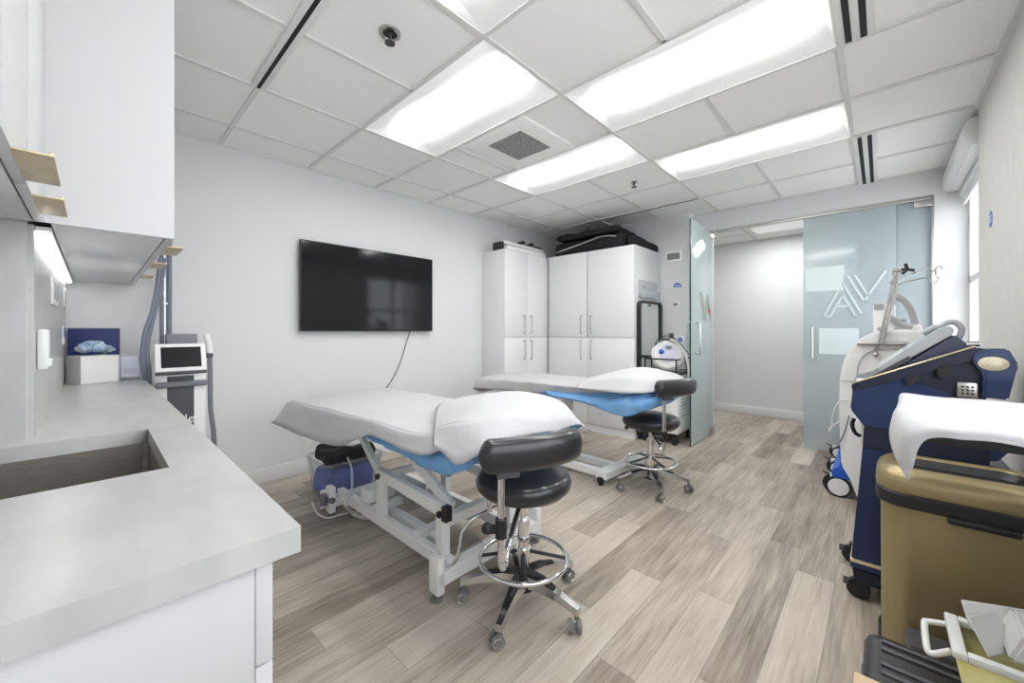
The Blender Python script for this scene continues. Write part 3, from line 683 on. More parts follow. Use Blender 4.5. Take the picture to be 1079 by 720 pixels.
# near bed
b1 = thing('treatment_bed', 'white-framed lifting treatment bed nearest the viewer with blue mattress cover', 'bed', (-1.95, 1.3, 0), 'treatment beds')
bedbox(b1, 0)
skirt(b1, [[(-1.95, .945, .70), (-1.94, .937, .68), (-1.94, .937, .665)], [(-1.6, .945, .71), (-1.6, .932, .685), (-1.6, .93, .658)], [(-1.35, .945, .72), (-1.34, .928, .69), (-1.32, .925, .642)],
           [(-1.24, .94, .74), (-1.22, .922, .70), (-1.20, .92, .655)], [(-1.12, .95, .76), (-1.08, .935, .74), (-1.07, .93, .715)]])
def frame1(parent):
    mb = MB(); N = Vector
    ya, yb = 1.115, 1.56
    for y in (ya, yb):
        mb.bar((-2.62, y, .135), (-1.44, y, .135), .045, .06)                  # ground rail
    mb.bar((-1.45, 1.03, .10), (-1.45, 1.74, .10), .07, .06)                   # foot beams
    mb.bar((-2.60, 1.03, .10), (-2.60, 1.62, .10), .07, .06)
    mb.build('base_frame', 'white_metal', parent)
    for (x, y) in ((-1.45, 1.045), (-1.45, 1.72), (-2.60, 1.045), (-2.60, 1.61)):
        l = MB().box(x-.035, x+.035, y-.02, y+.02, .035, .20, bev=.006).build('leg', 'white_metal', parent)
        MB().cyl((x, y, 0), (x, y, .012), .028).cyl((x, y, .01), (x, y, .04), .008).build('rubber_foot', 'rubber', l)
    for y in (ya, yb):
        a, b = onY(400, 500, 1.1), onY(463, 538, 1.1)
        for xx, zt_ in ((a.x, a.z), (-1.50, b.z+.02)):
            MB().bar((xx, y, .16), (xx, y, zt_), .045, .055, up=(1, 0, 0)).build('post', 'white_metal', parent)
        MB().bar((a.x-.03, y, a.z), (-1.47, y, b.z+.0), .04, .06).build('lower_link', 'white_metal', parent)
        c, d = onY(430, 482, 1.1), onY(466, 537, 1.1); c.z = min(c.z, .66)
        MB().bar((c.x-.05, y+.03, c.z), (-1.47, y+.03, b.z+.01), .03, .055).build('lift_arm', 'white_metal', parent)
        MB().bar((-2.42, y, .64), (a.x-.02, y, a.z-.01), .03, .04).build('brace', 'white_metal', parent)
        for (x_, z_) in ((a.x, a.z-.01), (-1.49, b.z-.01)):
            MB().cyl((x_, y-.035, z_), (x_, y+.035, z_), .016).build('pivot_cap', 'black', parent)
        MB().bar((-1.455, y-.012, b.z-.035), (-1.455, y-.012, b.z+.035), .04, .035, up=(1, 0, 0)).build('end_cap', 'black', parent)
    mb = MB()
    for y in (ya+.02, yb-.02): mb.bar((-2.75, y, .635), (-1.1, y, .66), .04, .04)
    for x in (-2.7, -2.2, -1.7, -1.2): mb.bar((x, ya, .64), (x, yb, .64), .04, .03)
    mb.build('bed_frame', 'white_metal', parent)
    mb = MB().bar((-2.2, 1.2, .14), (-1.6, 1.2, .14), .05, .05); mb.bar((-2.15, ya, .17), (-2.15, yb, .17), .05, .04); mb.bar((-1.72, ya, .17), (-1.72, yb, .17), .05, .04)
    mb.bar((-2.12, ya, .36), (-2.12, yb, .36), .04, .04); mb.bar((-1.52, ya, .30), (-1.52, yb, .30), .05, .05)
    mb.build('cross_member', 'white_metal', parent)
    MB().cyl((-2.1, 1.34, .20), (-1.72, 1.34, .20), .035).cyl((-1.72, 1.34, .20), (-1.55, 1.34, .24), .018).box(-2.2, -2.05, 1.28, 1.4, .16, .26, bev=.012).build('lift_motor', 'grey_plastic', parent)
    B(-2.30, -2.20, 1.10, 1.28, .18, .26, bev=.01).build('control_box', 'white_plastic', parent)
    B(-2.06, -1.98, 1.52, 1.54, .28, .44, bev=.008).build('gas_strut_bracket', 'grey_plastic', parent)
    MB().bar((-1.92, 1.60, .36), (-1.86, 1.60, .60), .09, .02).build('side_panel', 'white_plastic', parent)
frame1(b1)
MB().cyl((-1.27, 1.20, .40), (-1.28, 1.20, .66), .012).build('drop_rod', 'chrome', b1)
P = [onY(u, v, Y) for u, v, Y in ((462, 600, 1.10), (478, 594, 1.10), (484, 578, 1.12), (487, 562, 1.14), (497, 548, 1.18), (512, 539, 1.25), (528, 531, 1.34), (541, 525, 1.4))]
MB().tube(P, .007, 10, 6).build('foot_lever', 'chrome', b1)
P = onY(460, 599, 1.09)
MB().tube([P+Vector((.03*math.cos(a)-.0, .0+.004*a/6, .012*math.sin(a))) for a in [i*.5 for i in range(40)]], .003, 6, 1).build('lever_spring', 'chrome', b1)
MB().box(-2.50, -2.30, 1.16, 1.18, .60, .64, bev=.004).cyl((-2.45, 1.1, .60), (-2.40, 1.1, .60), .014).build('handset_hook', 'black', b1)
# white service cords of the near bed
mb = MB()
mb.tube([onZ(u, v, .012) for u, v in ((329, 529), (334, 541), (345, 546), (358, 543), (372, 540), (390, 541))], .006, 8, 6)
mb.build('power_cord', 'cable_white', b1)
P = [onY(366, 506, 1.08), onY(364, 525, 1.04)]
mb = MB().tube([onY(372, 519, 1.10), onY(366, 524, 1.05), onY(364, 532, 1.03), onZ(370, 540, .03), onZ(382, 545.5, .015), onZ(397, 544, .015)], .013, 10, 8)
mb.build('supply_hose', 'cable_white', b1)
mb = MB().box(-2.66, -2.64, 1.0, 1.06, .05, .17, bev=.006)
mb.build('pedal_plate', 'white_plastic', b1)
MB().cyl((-2.63, 1.02, .12), (-2.55, 1.04, .12), .018).cyl((-2.60, 1.0, .09), (-2.60, 1.0, .16), .02).build('pedal_joint', 'slate', b1)
MB().tube([onY(366, 482, 1.25), onY(370, 492, 1.2), onY(371, 505, 1.15), onY(371, 515, 1.12)], .007, 8, 6).build('handset_cord', 'cable_white', b1)

def sheet(name, rows_, label, cat, group, seed, amp=.008, n=7, mm=7):
    L = lambda a, b, f: tuple(a[i]+(b[i]-a[i])*f for i in range(3))
    rows_ = [[r[0], L(r[0], r[1], .8), L(L(r[0], r[1], .97), r[2], .03), L(r[1], r[2], .14), r[2], L(r[2], r[3], .86), L(L(r[3], r[4], .03), r[2], .03), L(r[3], r[4], .2), r[4]] for r in rows_]
    P = surf(rows_, n, 4); mb = MB().grid(P)
    for v in mb.bm.verts:
        q = v.co
        f = mnoise.noise(q*4+Vector((seed, 0, 0)))*amp+mnoise.noise(Vector((q.x*3+seed, q.y*16, q.z*5)))*amp*.6+abs(mnoise.noise(Vector((q.x*7, q.y*5+seed, q.z*4))))*amp*.9
        v.co.z += max(f, -.002) if q.z > .73 else f*.5
        v.co.y += mnoise.noise(q*8+Vector((0, seed, 0)))*amp*(1 if q.z < .73 else .2)
    return tag(mb.build(name, 'sheet', solid=.0025, sharp=80), label, cat, group)
S1 = [[(-2.90, .79, .60), (-2.90, .93, .60), (-2.91, 1.25, .605), (-2.9, 1.5, .61), (-2.88, 1.66, .62)],
      [(-2.875, .785, .61), (-2.875, .87, .68), (-2.89, 1.25, .69), (-2.88, 1.58, .69), (-2.87, 1.67, .62)],
      [(-2.80, .80, .60), (-2.82, .87, .745), (-2.85, 1.25, .758), (-2.85, 1.60, .752), (-2.82, 1.67, .62)],
      [(-2.5, .835, .585), (-2.5, .895, .752), (-2.5, 1.25, .76), (-2.5, 1.60, .755), (-2.5, 1.66, .64)],
      [(-2.15, .885, .585), (-2.15, .92, .755), (-2.15, 1.25, .76), (-2.15, 1.61, .755), (-2.15, 1.65, .64)],
      [(-1.93, .90, .655), (-1.95, .93, .757), (-1.95, 1.25, .76), (-1.95, 1.61, .758), (-1.95, 1.65, .64)],
      [(-1.79, .905, .70), (-1.80, .93, .76), (-1.8, 1.25, .762), (-1.8, 1.61, .76), (-1.8, 1.65, .65)],
      [(-1.55, .900, .698), (-1.55, .93, .762), (-1.55, 1.25, .77), (-1.55, 1.61, .765), (-1.55, 1.65, .65)],
      [(-1.36, .900, .70), (-1.38, .935, .77), (-1.4, 1.25, .78), (-1.4, 1.61, .775), (-1.4, 1.65, .66)],
      [(-1.22, .90, .745), (-1.25, .95, .785), (-1.3, 1.25, .80), (-1.3, 1.60, .79), (-1.3, 1.64, .68)]]
sheet('disposable_sheet', S1, 'thin white sheet spread over the left part of the near bed', 'sheet', 'white sheets on the beds', 1)
S2 = [[(-1.25, .888, .765), (-1.32, .935, .805), (-1.72, 1.25, .808), (-1.93, 1.60, .79), (-1.97, 1.66, .68)],
      [(-1.18, .89, .742), (-1.25, .945, .835), (-1.50, 1.25, .86), (-1.68, 1.54, .84), (-1.72, 1.67, .70)],
      [(-1.11, .895, .722), (-1.17, .965, .855), (-1.34, 1.25, .897), (-1.45, 1.53, .878), (-1.50, 1.66, .72)],
      [(-1.025, .935, .775), (-1.09, 1.03, .865), (-1.20, 1.27, .90), (-1.25, 1.50, .887), (-1.28, 1.65, .73)],
      [(-.995, 1.06, .80), (-1.03, 1.13, .858), (-1.08, 1.33, .888), (-1.10, 1.50, .868), (-1.12, 1.63, .74)],
      [(-.98, 1.22, .80), (-.995, 1.28, .83), (-1.0, 1.38, .835), (-1.01, 1.48, .815), (-1.03, 1.6, .74)],
      [(-.975, 1.30, .785), (-.98, 1.34, .79), (-.98, 1.42, .79), (-.98, 1.48, .785), (-1.0, 1.6, .73)]]
sheet('disposable_sheet', S2, 'white sheet draped over the raised head end of the near bed, behind the nearest stool', 'sheet', 'white sheets on the beds', 7, .006)
def pillow(c, sx_, sy_, sz, parent, rz=0):
    mb = MB().ball((0, 0, 0), 1, (1, 1, 1), 32)
    for v in mb.bm.verts:
        x, y, z = v.co; s_ = lambda a: math.copysign(abs(a)**.55, a)
        v.co = Vector((s_(x)*sx_, s_(y)*sy_, z*sz)) 
    bmesh.ops.transform(mb.bm, matrix=Matrix.Translation(c) @ Matrix.Rotation(rz, 4, 'Z'), verts=mb.bm.verts)
    return mb.build('pillow', 'sheet', parent, sharp=80)
pillow((-1.29, 1.27, .817), .16, .24, .035, b1)

# far bed
dy2, dx2 = 1.645, -.12
b2 = thing('treatment_bed', 'white-framed treatment bed farther away, in front of the tall cabinets', 'bed', (-2.05, 2.95, 0), 'treatment beds')
bedbox(b2, dy2, dx2)
o2 = lambda p: (p[0]+dx2, p[1]+dy2, p[2])
skirt(b2, [[o2(p) for p in r] for r in ([(-1.95, .945, .70), (-1.94, .93, .68), (-1.93, .93, .66)], [(-1.6, .945, .70), (-1.6, .915, .67), (-1.6, .92, .655)], [(-1.35, .945, .71), (-1.33, .905, .665), (-1.32, .91, .61)],
           [(-1.22, .94, .74), (-1.19, .90, .70), (-1.19, .91, .60)], [(-1.10, .95, .76), (-1.05, .92, .72), (-1.05, .93, .66)], [(-1.06, 1.05, .77), (-1.0, 1.04, .745), (-1.0, 1.05, .68)],
           [(-1.05, 1.25, .78), (-.99, 1.25, .765), (-.99, 1.25, .69)], [(-1.05, 1.5, .78), (-1.0, 1.52, .765), (-1.0, 1.52, .72)])], seed=5)
mb = MB()
for y in (2.77, 2.98): mb.bar((-2.55, y, .07), (-1.58, y, .07), .055, .055)
mb.bar((-1.60, 2.70, .075), (-1.56, 3.30, .075), .10, .06); mb.bar((-2.55, 2.70, .075), (-2.55, 3.20, .075), .08, .06)
mb.build('base_frame', 'white_metal', b2)
for x, y in ((-1.60, 2.70), (-1.56, 3.28), (-2.55, 2.70), (-2.55, 3.18)):
    MB().box(x-.022, x+.022, y-.022, y+.022, .02, .06, bev=.004).cyl((x, y, 0), (x, y, .022), .02).build('foot', 'black', b2)
for x0, x1, y in ((-2.50, -2.15, 2.84), (-2.35, -2.62, 2.84), (-2.50, -2.15, 3.12), (-2.35, -2.62, 3.12)):
    MB().bar((x0, y, .10), (x1, y, .64), .04, .05).build('lift_arm', 'white_metal', b2)
for x in (-2.33, -2.10): MB().bar((x, 2.98, .1), (x, 2.98, .63), .06, .06, up=(1, 0, 0)).build('post', 'white_metal', b2)
mb = MB()
for y in (2.75, 3.15): mb.bar((-2.85, y, .632), (-1.25, y, .65), .04, .035)
for x in (-2.8, -2.3, -2.1, -1.4): mb.bar((x, 2.7, .632), (x, 3.2, .632), .035, .03)
mb.build('bed_frame', 'white_metal', b2)
MB().cyl((-2.28, 2.90, .58), (-2.12, 2.90, .22), .018).build('gas_strut', 'dgrey', b2)
MB().box(-2.42, -2.2, 2.86, 3.0, .18, .28, bev=.02).build('lift_motor', 'grey_plastic', b2)
MB().tube([(-2.2, 2.8, .62), (-2.25, 2.78, .4), (-2.2, 2.76, .22), (-2.1, 2.74, .16), (-2.2, 2.72, .2), (-2.3, 2.75, .3)], .006, 6, 6).build('cord', 'dgrey', b2)
S3 = [[o2((p[0], p[1]+(.05 if j == 0 else 0), p[2]+(.07 if j == 0 else 0))) for j, p in enumerate(r)] for r in S1]
for i, r in enumerate(S3): S3[i][0] = (r[0][0], r[0][1], [.65, .65, .655, .66, .66, .67, .69, .72, .745, .76][i])
for k_, d_ in ((0, .15), (1, .14), (2, .10)): S3[k_] = [(p[0]+d_, p[1], p[2]) for p in S3[k_]]
sheet('disposable_sheet', S3, 'thin white sheet spread over the left part of the far bed', 'sheet', 'white sheets on the beds', 12)
S4 = [[o2(p) for p in r] for r in ([(-1.60, .90, .76), (-1.62, .94, .79), (-1.70, 1.25, .80), (-1.8, 1.60, .785), (-1.85, 1.66, .68)],
      [(-1.42, .885, .765), (-1.44, .94, .83), (-1.50, 1.25, .86), (-1.6, 1.54, .84), (-1.62, 1.67, .70)],
      [(-1.24, .88, .765), (-1.27, .95, .865), (-1.34, 1.25, .905), (-1.42, 1.53, .885), (-1.45, 1.66, .72)],
      [(-1.09, .90, .775), (-1.13, .98, .865), (-1.18, 1.27, .91), (-1.24, 1.50, .89), (-1.25, 1.65, .73)],
      [(-1.0, .98, .79), (-1.03, 1.04, .845), (-1.04, 1.30, .88), (-1.06, 1.50, .86), (-1.07, 1.63, .74)],
      [(-.95, 1.06, .79), (-.96, 1.12, .82), (-.96, 1.3, .835), (-.97, 1.48, .82), (-.98, 1.6, .74)])]
sheet('disposable_sheet', S4, 'white sheet draped over the head end of the far bed, behind the farther stool', 'sheet', 'white sheets on the beds', 17, .006)
pillow((-1.40, 2.925, .822), .17, .25, .035, b2)

# ------------------------------------------------------------------ stools
def make_stool(label, seat_z, pad_z, rot, base_rot, loc, off=30):
    """built round the origin, post angle given for rot=0, then placed"""
    t = thing('rolling_stool', label, 'stool', (0, 0, 0), 'rolling stools')
    zs = seat_z
    MB().lathe([(0, zs), (.15, zs), (.185, zs+.012), (.207, zs+.035), (.212, zs+.058), (.204, zs+.080), (.186, zs+.094), (.175, zs+.095), (.166, zs+.098), (.13, zs+.110), (.07, zs+.116), (0, zs+.117)], seg=56).build('seat', 'vinyl', t, sharp=60)
    MB().box(-.09, .09, -.09, .09, zs-.012, zs+.004, bev=.003).build('seat_plate', 'black', t)
    lv = math.radians(200)
    MB().cyl((.05*math.cos(lv), .05*math.sin(lv), zs-.01), (.17*math.cos(lv), .17*math.sin(lv), zs-.015), .006).ball((.18*math.cos(lv), .18*math.sin(lv), zs-.015), .016).build('height_lever', 'black', t)
    MB().cyl((0, 0, .12), (0, 0, .36), .025, bev=.002).build('column', 'chrome', t)
    MB().cyl((0, 0, .33), (0, 0, zs), .014).cyl((0, 0, .345), (0, 0, .37), .028).build('gas_lift', 'chrome', t)
    MB().cyl((0, 0, .215), (0, 0, .245), .034).build('ring_collar', 'chrome', t)
    # base
    MB().lathe([(0, .07), (.05, .07), (.055, .09), (.05, .125), (.035, .145), (0, .145)], seg=30).build('hub', 'black', t)
    for k in range(5):
        a = math.radians(base_rot+72*k); d = Vector((math.cos(a), math.sin(a), 0)); n = Vector((-d.y, d.x, 0))
        mb = MB(); pr = [(.035, .112, .030, .024), (.10, .118, .027, .020), (.18, .108, .022, .015), (.25, .09, .017, .012), (.280, .082, .015, .013)]
        V = []
        for r, z, w_, h_ in pr: V.append([mb.bm.verts.new(d*r+n*s1*w_+Vector((0, 0, z+s2*h_))) for s1, s2 in ((-1, -1), (1, -1), (.75, 1), (-.75, 1))])
        for A, Bq in zip(V, V[1:]):
            for i in range(4): mb.bm.faces.new((A[i], A[(i+1) % 4], Bq[(i+1) % 4], Bq[i]))
        mb.bm.faces.new(V[0]); mb.bm.faces.new(V[-1][::-1])
        leg = mb.build('leg', 'alu', t)
        mb = MB(); V = [[mb.bm.verts.new(d*r+n*s1*w_+Vector((0, 0, z))) for s1 in (-1, 1)] for r, w_, z in ((.03, .027, .142), (.10, .022, .143), (.165, .010, .130))]
        for A, Bq in zip(V, V[1:]): mb.bm.faces.new((A[0], A[1], Bq[1], Bq[0]))
        mb.build('leg_cover', 'black', leg, solid=.004)
        c0 = d*.268; side = n*.012 if k % 2 else n*-.012
        ca = MB().cyl(c0+Vector((0, 0, .05)), c0+Vector((0, 0, .085)), .010)
        ax = (n if k % 2 else (n*.6+d*.8)).normalized(); cc = c0+side+Vector((0, 0, .0275))
        for s_ in (-1, 1): ca.cyl(cc+ax*s_*.008, cc+ax*s_*.026, .027, seg=24, bev=.003)
        ca.cyl(cc-ax*.024, cc+ax*.024, .010)
        ca.build('caster', 'rubber', leg)
        mb = MB()
        for s_ in (-1, 1):
            mb.tube([cc+ax*s_*.0268+(Vector((0, 0, 1))*math.cos(q)+ax.cross(Vector((0, 0, 1)))*math.sin(q))*.019 for q in [i*math.pi/8 for i in range(16)]], .002, 6, 1, closed=True)
        mb.build('caster_rim', 'chrome', leg)
    # foot ring with its struts
    zr = .20
    MB().tube([(.192*math.cos(i*math.pi/24), .192*math.sin(i*math.pi/24), zr) for i in range(48)], .0095, 12, 1, closed=True).build('foot_ring', 'chrome', t)
    for k in range(4):
        a = math.radians(base_rot+36+90*k); d = Vector((math.cos(a), math.sin(a), 0))
        MB().bar(d*.03+Vector((0, 0, .228)), d*.19+Vector((0, 0, zr)), .022, .008).build('ring_spoke', 'black', t)
    # swing post: from under the seat out, round and up to the pad
    ph = math.radians(rot)
    T = lambda x, y, z=0: Vector((x*math.cos(ph)-y*math.sin(ph), x*math.sin(ph)+y*math.cos(ph), z))
    u = Vector((.21, -.35)).normalized(); zb = .375; q = lambda r, z: T(u.x*r, u.y*r, z)
    MB().tube([q(.03, zs-.02), q(.10, zs-.03), q(.19, zs-.05), q(.30, zb+.03), q(.345, zb), q(.385, zb+.005), q(.405, zb+.04)], .0125, 14, 6).tube([q(.405, zb+.04), q(.408, .55), q(.408, pad_z+.02)], .0125, 14, 4).build('backrest_post', 'chrome', t)
    side = T(-u.y, u.x)
    MB().cyl(q(.408, zs+.01), q(.408, zs+.075), .020).cyl(q(.408, zs+.035)-side*.045, q(.408, zs+.035)+side*.02, .015).ball(q(.408, zs+.035)-side*.05, .020).build('post_clamp', 'black', t)
    Pp = catmull([T(.175, -.425), T(.225, -.345), T(.285, -.235), T(.312, -.13), T(.305, -.03)], 7)
    td = (Pp[8]-Pp[6]).normalized()
    MB().box(-.03, .05, -.012, .012, 0, .022, bev=.003, mx=Matrix.Translation(Pp[7]+Vector((0, 0, pad_z-.018))) @ Matrix.Rotation(math.atan2(td.y, td.x), 4, 'Z')).build('pad_bracket', 'dgrey', t)
    G = []; NA = len(Pp)-1
    for i in range(NA+1):
        f = min(i, NA-i)/NA; cap = min(1, f*11) ** .5 if f > 0 else .12
        hz, hr = .058*cap, .040*cap
        tg = (Pp[min(i+1, NA)]-Pp[max(i-1, 0)]).normalized(); nr = Vector((tg.y, -tg.x, 0))
        rg = []
        for k in range(17):
            w_ = 2*math.pi*k/16
            cc_, ss_ = math.copysign(abs(math.cos(w_))**.75, math.cos(w_)), math.copysign(abs(math.sin(w_))**.75, math.sin(w_))
            rg.append(Pp[i]+nr*hr*cc_+Vector((0, 0, pad_z+.06+hz*ss_)))
        G.append(rg)
    mb = MB().grid(G); bmesh.ops.remove_doubles(mb.bm, verts=mb.bm.verts, dist=.0003); bmesh.ops.holes_fill(mb.bm, edges=mb.bm.edges)
    mb.build('backrest', 'vinyl', t, sharp=80)
    t.location = loc
    return t
make_stool('black round stool with curved backrest nearest the viewer, in front of the near bed', .487, .72, 0, 4, (-1.16, 1.30, 0))
make_stool('black round stool with curved backrest farther away, at the end of the far bed', .455, .757, 5, 22, (-1.30, 2.93, 0))

# ------------------------------------------------------------------ clear storage box with clothes
t = thing('storage_box', 'clear plastic storage box full of blue and black clothes', 'box', (-2.94, 1.27, 0))
x0, x1, y0, y1 = -3.14, -2.74, 1.07, 1.50
def taper(z0, z1, i, inset=.0, th=.004):
    mb = MB(); bm = mb.bm
    def L(z, g): return [bm.verts.new(p) for p in ((x0+g, y0+g, z), (x1-g, y0+g, z), (x1-g, y1-g, z), (x0+g, y1-g, z))]
    A, Bq = L(z0, i), L(z1, inset)
    bm.faces.new(A)
    for k in range(4): bm.faces.new((A[k], A[(k+1) % 4], Bq[(k+1) % 4], Bq[k]))
    bmesh.ops.bevel(bm, geom=[e for e in bm.edges if abs(e.verts[0].co.z-e.verts[1].co.z) > .05], offset=.03, segments=4, affect='EDGES')
    return mb
taper(.003, .285, .04).build('tub', 'box_clear', t, solid=.003)
ring('rim', 'box_clear', t, [(x, y) for x, y in ((x0-.012, y0-.012), (x1+.012, y0-.012), (x1+.012, y1+.012), (x0-.012, y1+.012))], [(x0+.004, y0+.004), (x1-.004, y0+.004), (x1-.004, y1-.004), (x0+.004, y1-.004)], 'z', .272, .287)
o = lumpy(x0+.045, x1-.045, y0+.045, y1-.045, .012, .21, .03, 3, .04, 7).build('folded_clothes', 'cloth_navy', sharp=80); tag(o, 'blue folded clothes pressed inside the clear storage box', 'clothes')
o = lumpy(x0+.03, x1-.03, y0+.03, y1-.03, .235, .315, .075, 6, .03, 8).build('folded_clothes', 'cloth_dark', sharp=80); tag(o, 'black crumpled clothes heaped on top of the blue ones in the clear box', 'clothes')

# ------------------------------------------------------------------ steam unit on a white cart by the mirror
t = thing('device_cart', 'white vented cart on black casters behind the far bed', 'cart', (-1.72, 4.3, 0))
B(-1.92, -1.535, 4.12, 4.6, .12, .74, bev=.02).build('body', 'white_plastic', t)
mb = MB()
for k in range(9): mb.box(-1.536, -1.532, 4.2, 4.5, .30+.035*k, .312+.035*k)
mb.build('vent_slats', 'grey_plastic', t)
for x, y in ((-1.90, 4.16), (-1.58, 4.16), (-1.90, 4.55), (-1.58, 4.55)):
    MB().cyl((x-.018, y, .045), (x+.018, y, .045), .045, bev=.004).box(x-.02, x+.02, y-.03, y+.04, .07, .122, bev=.005).build('caster', 'black', t)
B(-1.925, -1.52, 4.10, 4.62, .74, .765, bev=.01).build('top_tray', 'black', t)
mb = MB()
for x in (-1.9, -1.56):
    for y in (4.14, 4.56): mb.cyl((x, y, .76), (x, y, .90), .008)
mb.tube([(-1.9, 4.14, .9), (-1.56, 4.14, .9), (-1.56, 4.56, .9), (-1.9, 4.56, .9)], .008, 8, 1, closed=True).build('top_rail', 'black', t)
c = onY(703.5, 374, 4.25)
t = thing('treatment_lamp', 'round white device head with a blue knob beside the open glass door', 'device', (c.x, 4.3, .765))
fd = Vector((.38, -.92, .1)).normalized(); mx = fd.to_track_quat('Z', 'Y').to_matrix().to_4x4()
MB().lathe([(0, -.10), (.10, -.09), (.155, -.04), (.17, .0), (.165, .03), (.14, .045), (.12, .04), (0, .045)], c, 40, mx).build('head', 'white_plastic', t)
MB().ball(c+fd*.05+Vector((-.06, -.02, .03)), .028, (1, 1, 1)).build('blue_knob', 'royal', t)
MB().lathe([(0, .046), (.09, .046), (.09, .052), (0, .052)], c+Vector((0, 0, .02)), 30, mx).build('face_plate', mat('lilac_plate', (.66, .66, .78), .4), t)
MB().box(-.03, .03, -.012, .012, 0, .008, mx=Matrix.Translation(c+fd*.055+Vector((.01, 0, .08))) @ mx).build('label', 'hose', t)
MB().cyl(c-fd*.08+Vector((0, 0, -.02)), Vector((c.x-.0, 4.34, .775)), .022).cyl((c.x, 4.34, .766), (c.x, 4.34, .80), .09).build('stem', 'white_plastic', t)
MB().cyl(c+Vector((.04, 0, .17)), c+Vector((.04, 0, .235)), .025).box(c.x-.06, c.x+.08, 4.22, 4.28, c.z+.155, c.z+.18, bev=.006).build('valve', 'dgrey', t)
P = [onY(u, v, 4.22) for u, v in ((706, 358), (714, 361), (721, 371), (725, 383), (726, 398), (724, 412))]
MB().tube(P, .014, 12, 6).build('white_hose', 'cable_white', t)
for pts in (((690, 363), (694, 357), (703, 354), (712, 358), (720, 366), (728, 376)), ((688, 370), (692, 362), (700, 359))):
    MB().tube([onY(u, v, 4.18) for u, v in pts], .005, 8, 6).build('black_cable', 'black', t)
q = onY(716.5, 358, 4.3)
B(q.x-.04, q.x+.05, 4.30, 4.33, q.z-.05, q.z+.04, bev=.008).build('side_box', 'acrylic', t); MB().cyl((q.x+.005, 4.292, q.z), (q.x+.005, 4.30, q.z), .022).build('badge', 'sticker_blue', t)
mb = MB()
for pts in (((680, 374), (684, 380), (681, 390), (686, 396)), ((697, 396), (706, 393), (716, 397), (727, 395)), ((680, 388), (690, 394), (700, 392)), ((722, 380), (724, 392), (728, 400))):
    mb.tube([onY(u, v, 4.45) for u, v in pts], .006, 6, 5)
tag(mb.build('cable_tangle', 'black'), 'tangle of black cables beside the standing mirror', 'cable')

# ------------------------------------------------------------------ slim white laser tower by the television wall
XF = -3.10
t = thing('laser_tower', 'slim white laser tower with tilted touch screen at the end of the worktop', 'device', (-3.25, .37, 0))
p, q = onX(163, 395, XF), onX(218, 395, XF); ya, yb = p.y, q.y
B(-3.48, XF, ya, yb, .10, 1.0, bev=.03, seg=3).build('body', 'white_plastic', t)
B(-3.50, XF+.05, ya-.03, yb+.03, .05, .12, bev=.02).build('base', 'grey_plastic', t)
for x in (-3.44, -3.1):
    for y in (ya, yb): MB().cyl((x-.012, y, .028), (x+.012, y, .028), .028, bev=.003).build('caster', 'dgrey', t)
p, q = onX(176, 395, XF), onX(204.5, 452, XF)
B(XF-.004, XF+.003, p.y, q.y, .42, .93, bev=.002).build('front_panel', 'dgrey', t)
for uu, hh in ((0, .05), (.022, .03)): pass
p = onX(196, 449, XF+.004)
def letters(txt, loc, size, rot, m, parent, name='lettering'):
    cu = bpy.data.curves.new('txt', 'FONT'); cu.body = txt; cu.size = size; cu.extrude = .001
    o = bpy.data.objects.new('txt', cu); C.objects.link(o); dg = bpy.context.evaluated_depsgraph_get(); dg.update()
    me = bpy.data.meshes.new_from_object(o.evaluated_get(dg)); bpy.data.objects.remove(o)
    me.transform(Matrix.Translation(Vector(loc)-wloc(parent)) @ rot); me.materials.clear(); me.materials.append(M[m])
    r = bpy.data.objects.new(name, me); C.objects.link(r); r.parent = parent; return r
RX = Matrix.Rotation(math.pi/2, 4, 'Z') @ Matrix.Rotation(math.pi/2, 4, 'X')    # text facing +x
letters('le', (XF+.005, p.y-.008, p.z+.02), .075, RX, 'white_print', t)
p, q = onX(177, 392, XF), onX(204, 400, XF)
mb = MB().box(XF+.002, XF+.03, ya+.0, yb-.0, .865, .90, bev=.01)
mb.build('handle_bar', 'slate', t)
c = (onX(163, 363, XF+.06)+onX(217, 390, XF+.06))/2; wd = abs(onX(217, 377, XF+.06).y-onX(163, 377, XF+.06).y)/2
mx = Matrix.Translation(c) @ Matrix.Rotation(math.radians(-18), 4, 'Y')
sc_ = MB().box(-.02, .012, -wd, wd, -.085, .085, bev=.008, mx=mx).build('screen_frame', 'white_plastic', t)
MB().box(.0115, .0135, -wd+.025, wd-.025, -.062, .062, mx=mx).build('screen_glass', mat('matte_black_screen', (.012, .012, .014), .3, spec=.15), sc_)
MB().box(-.02, .012, -wd, wd, -.098, -.086, bev=.003, mx=mx).build('lower_edge', 'dgrey', sc_)
p, q = onX(176, 352, -3.25), onX(208, 363, -3.25)
B(-3.40, -3.25, p.y, q.y, .995, p.z, bev=.004).build('top_box', 'slate', t)
B(-3.3, -3.15, ya+.03, yb-.03, .98, 1.04, bev=.01).build('screen_mount', 'white_plastic', t)
for u_, r_ in ((170.5, .012), (173.5, .009), (178.5, .013)):
    p = onX(u_, 362, -3.38); MB().cyl((-3.38, p.y, .98), (-3.38, p.y+.0, 1.78), r_).build('hose_mast' if r_ != .009 else 'chrome_mast', 'hose' if r_ != .009 else 'chrome', t)
p = onX(168, 320, -3.38); B(-3.39, -3.37, onX(169, 300, -3.38).y, onX(180, 300, -3.38).y, 1.375, 1.385).build('hose_clip', 'white_plastic', t)
for pts in (((169, 272), (166, 300), (160, 330), (153, 350), (151, 370), (154, 395), (161, 415)), ((173, 272), (170, 300), (165, 322), (159, 345), (155, 365), (157, 392), (163, 412)), ((151, 362), (150, 380), (153, 400), (159, 420))):
    MB().tube([onX(u, v, -3.30) for u, v in pts], .012, 10, 7).build('hose', 'hose', t)
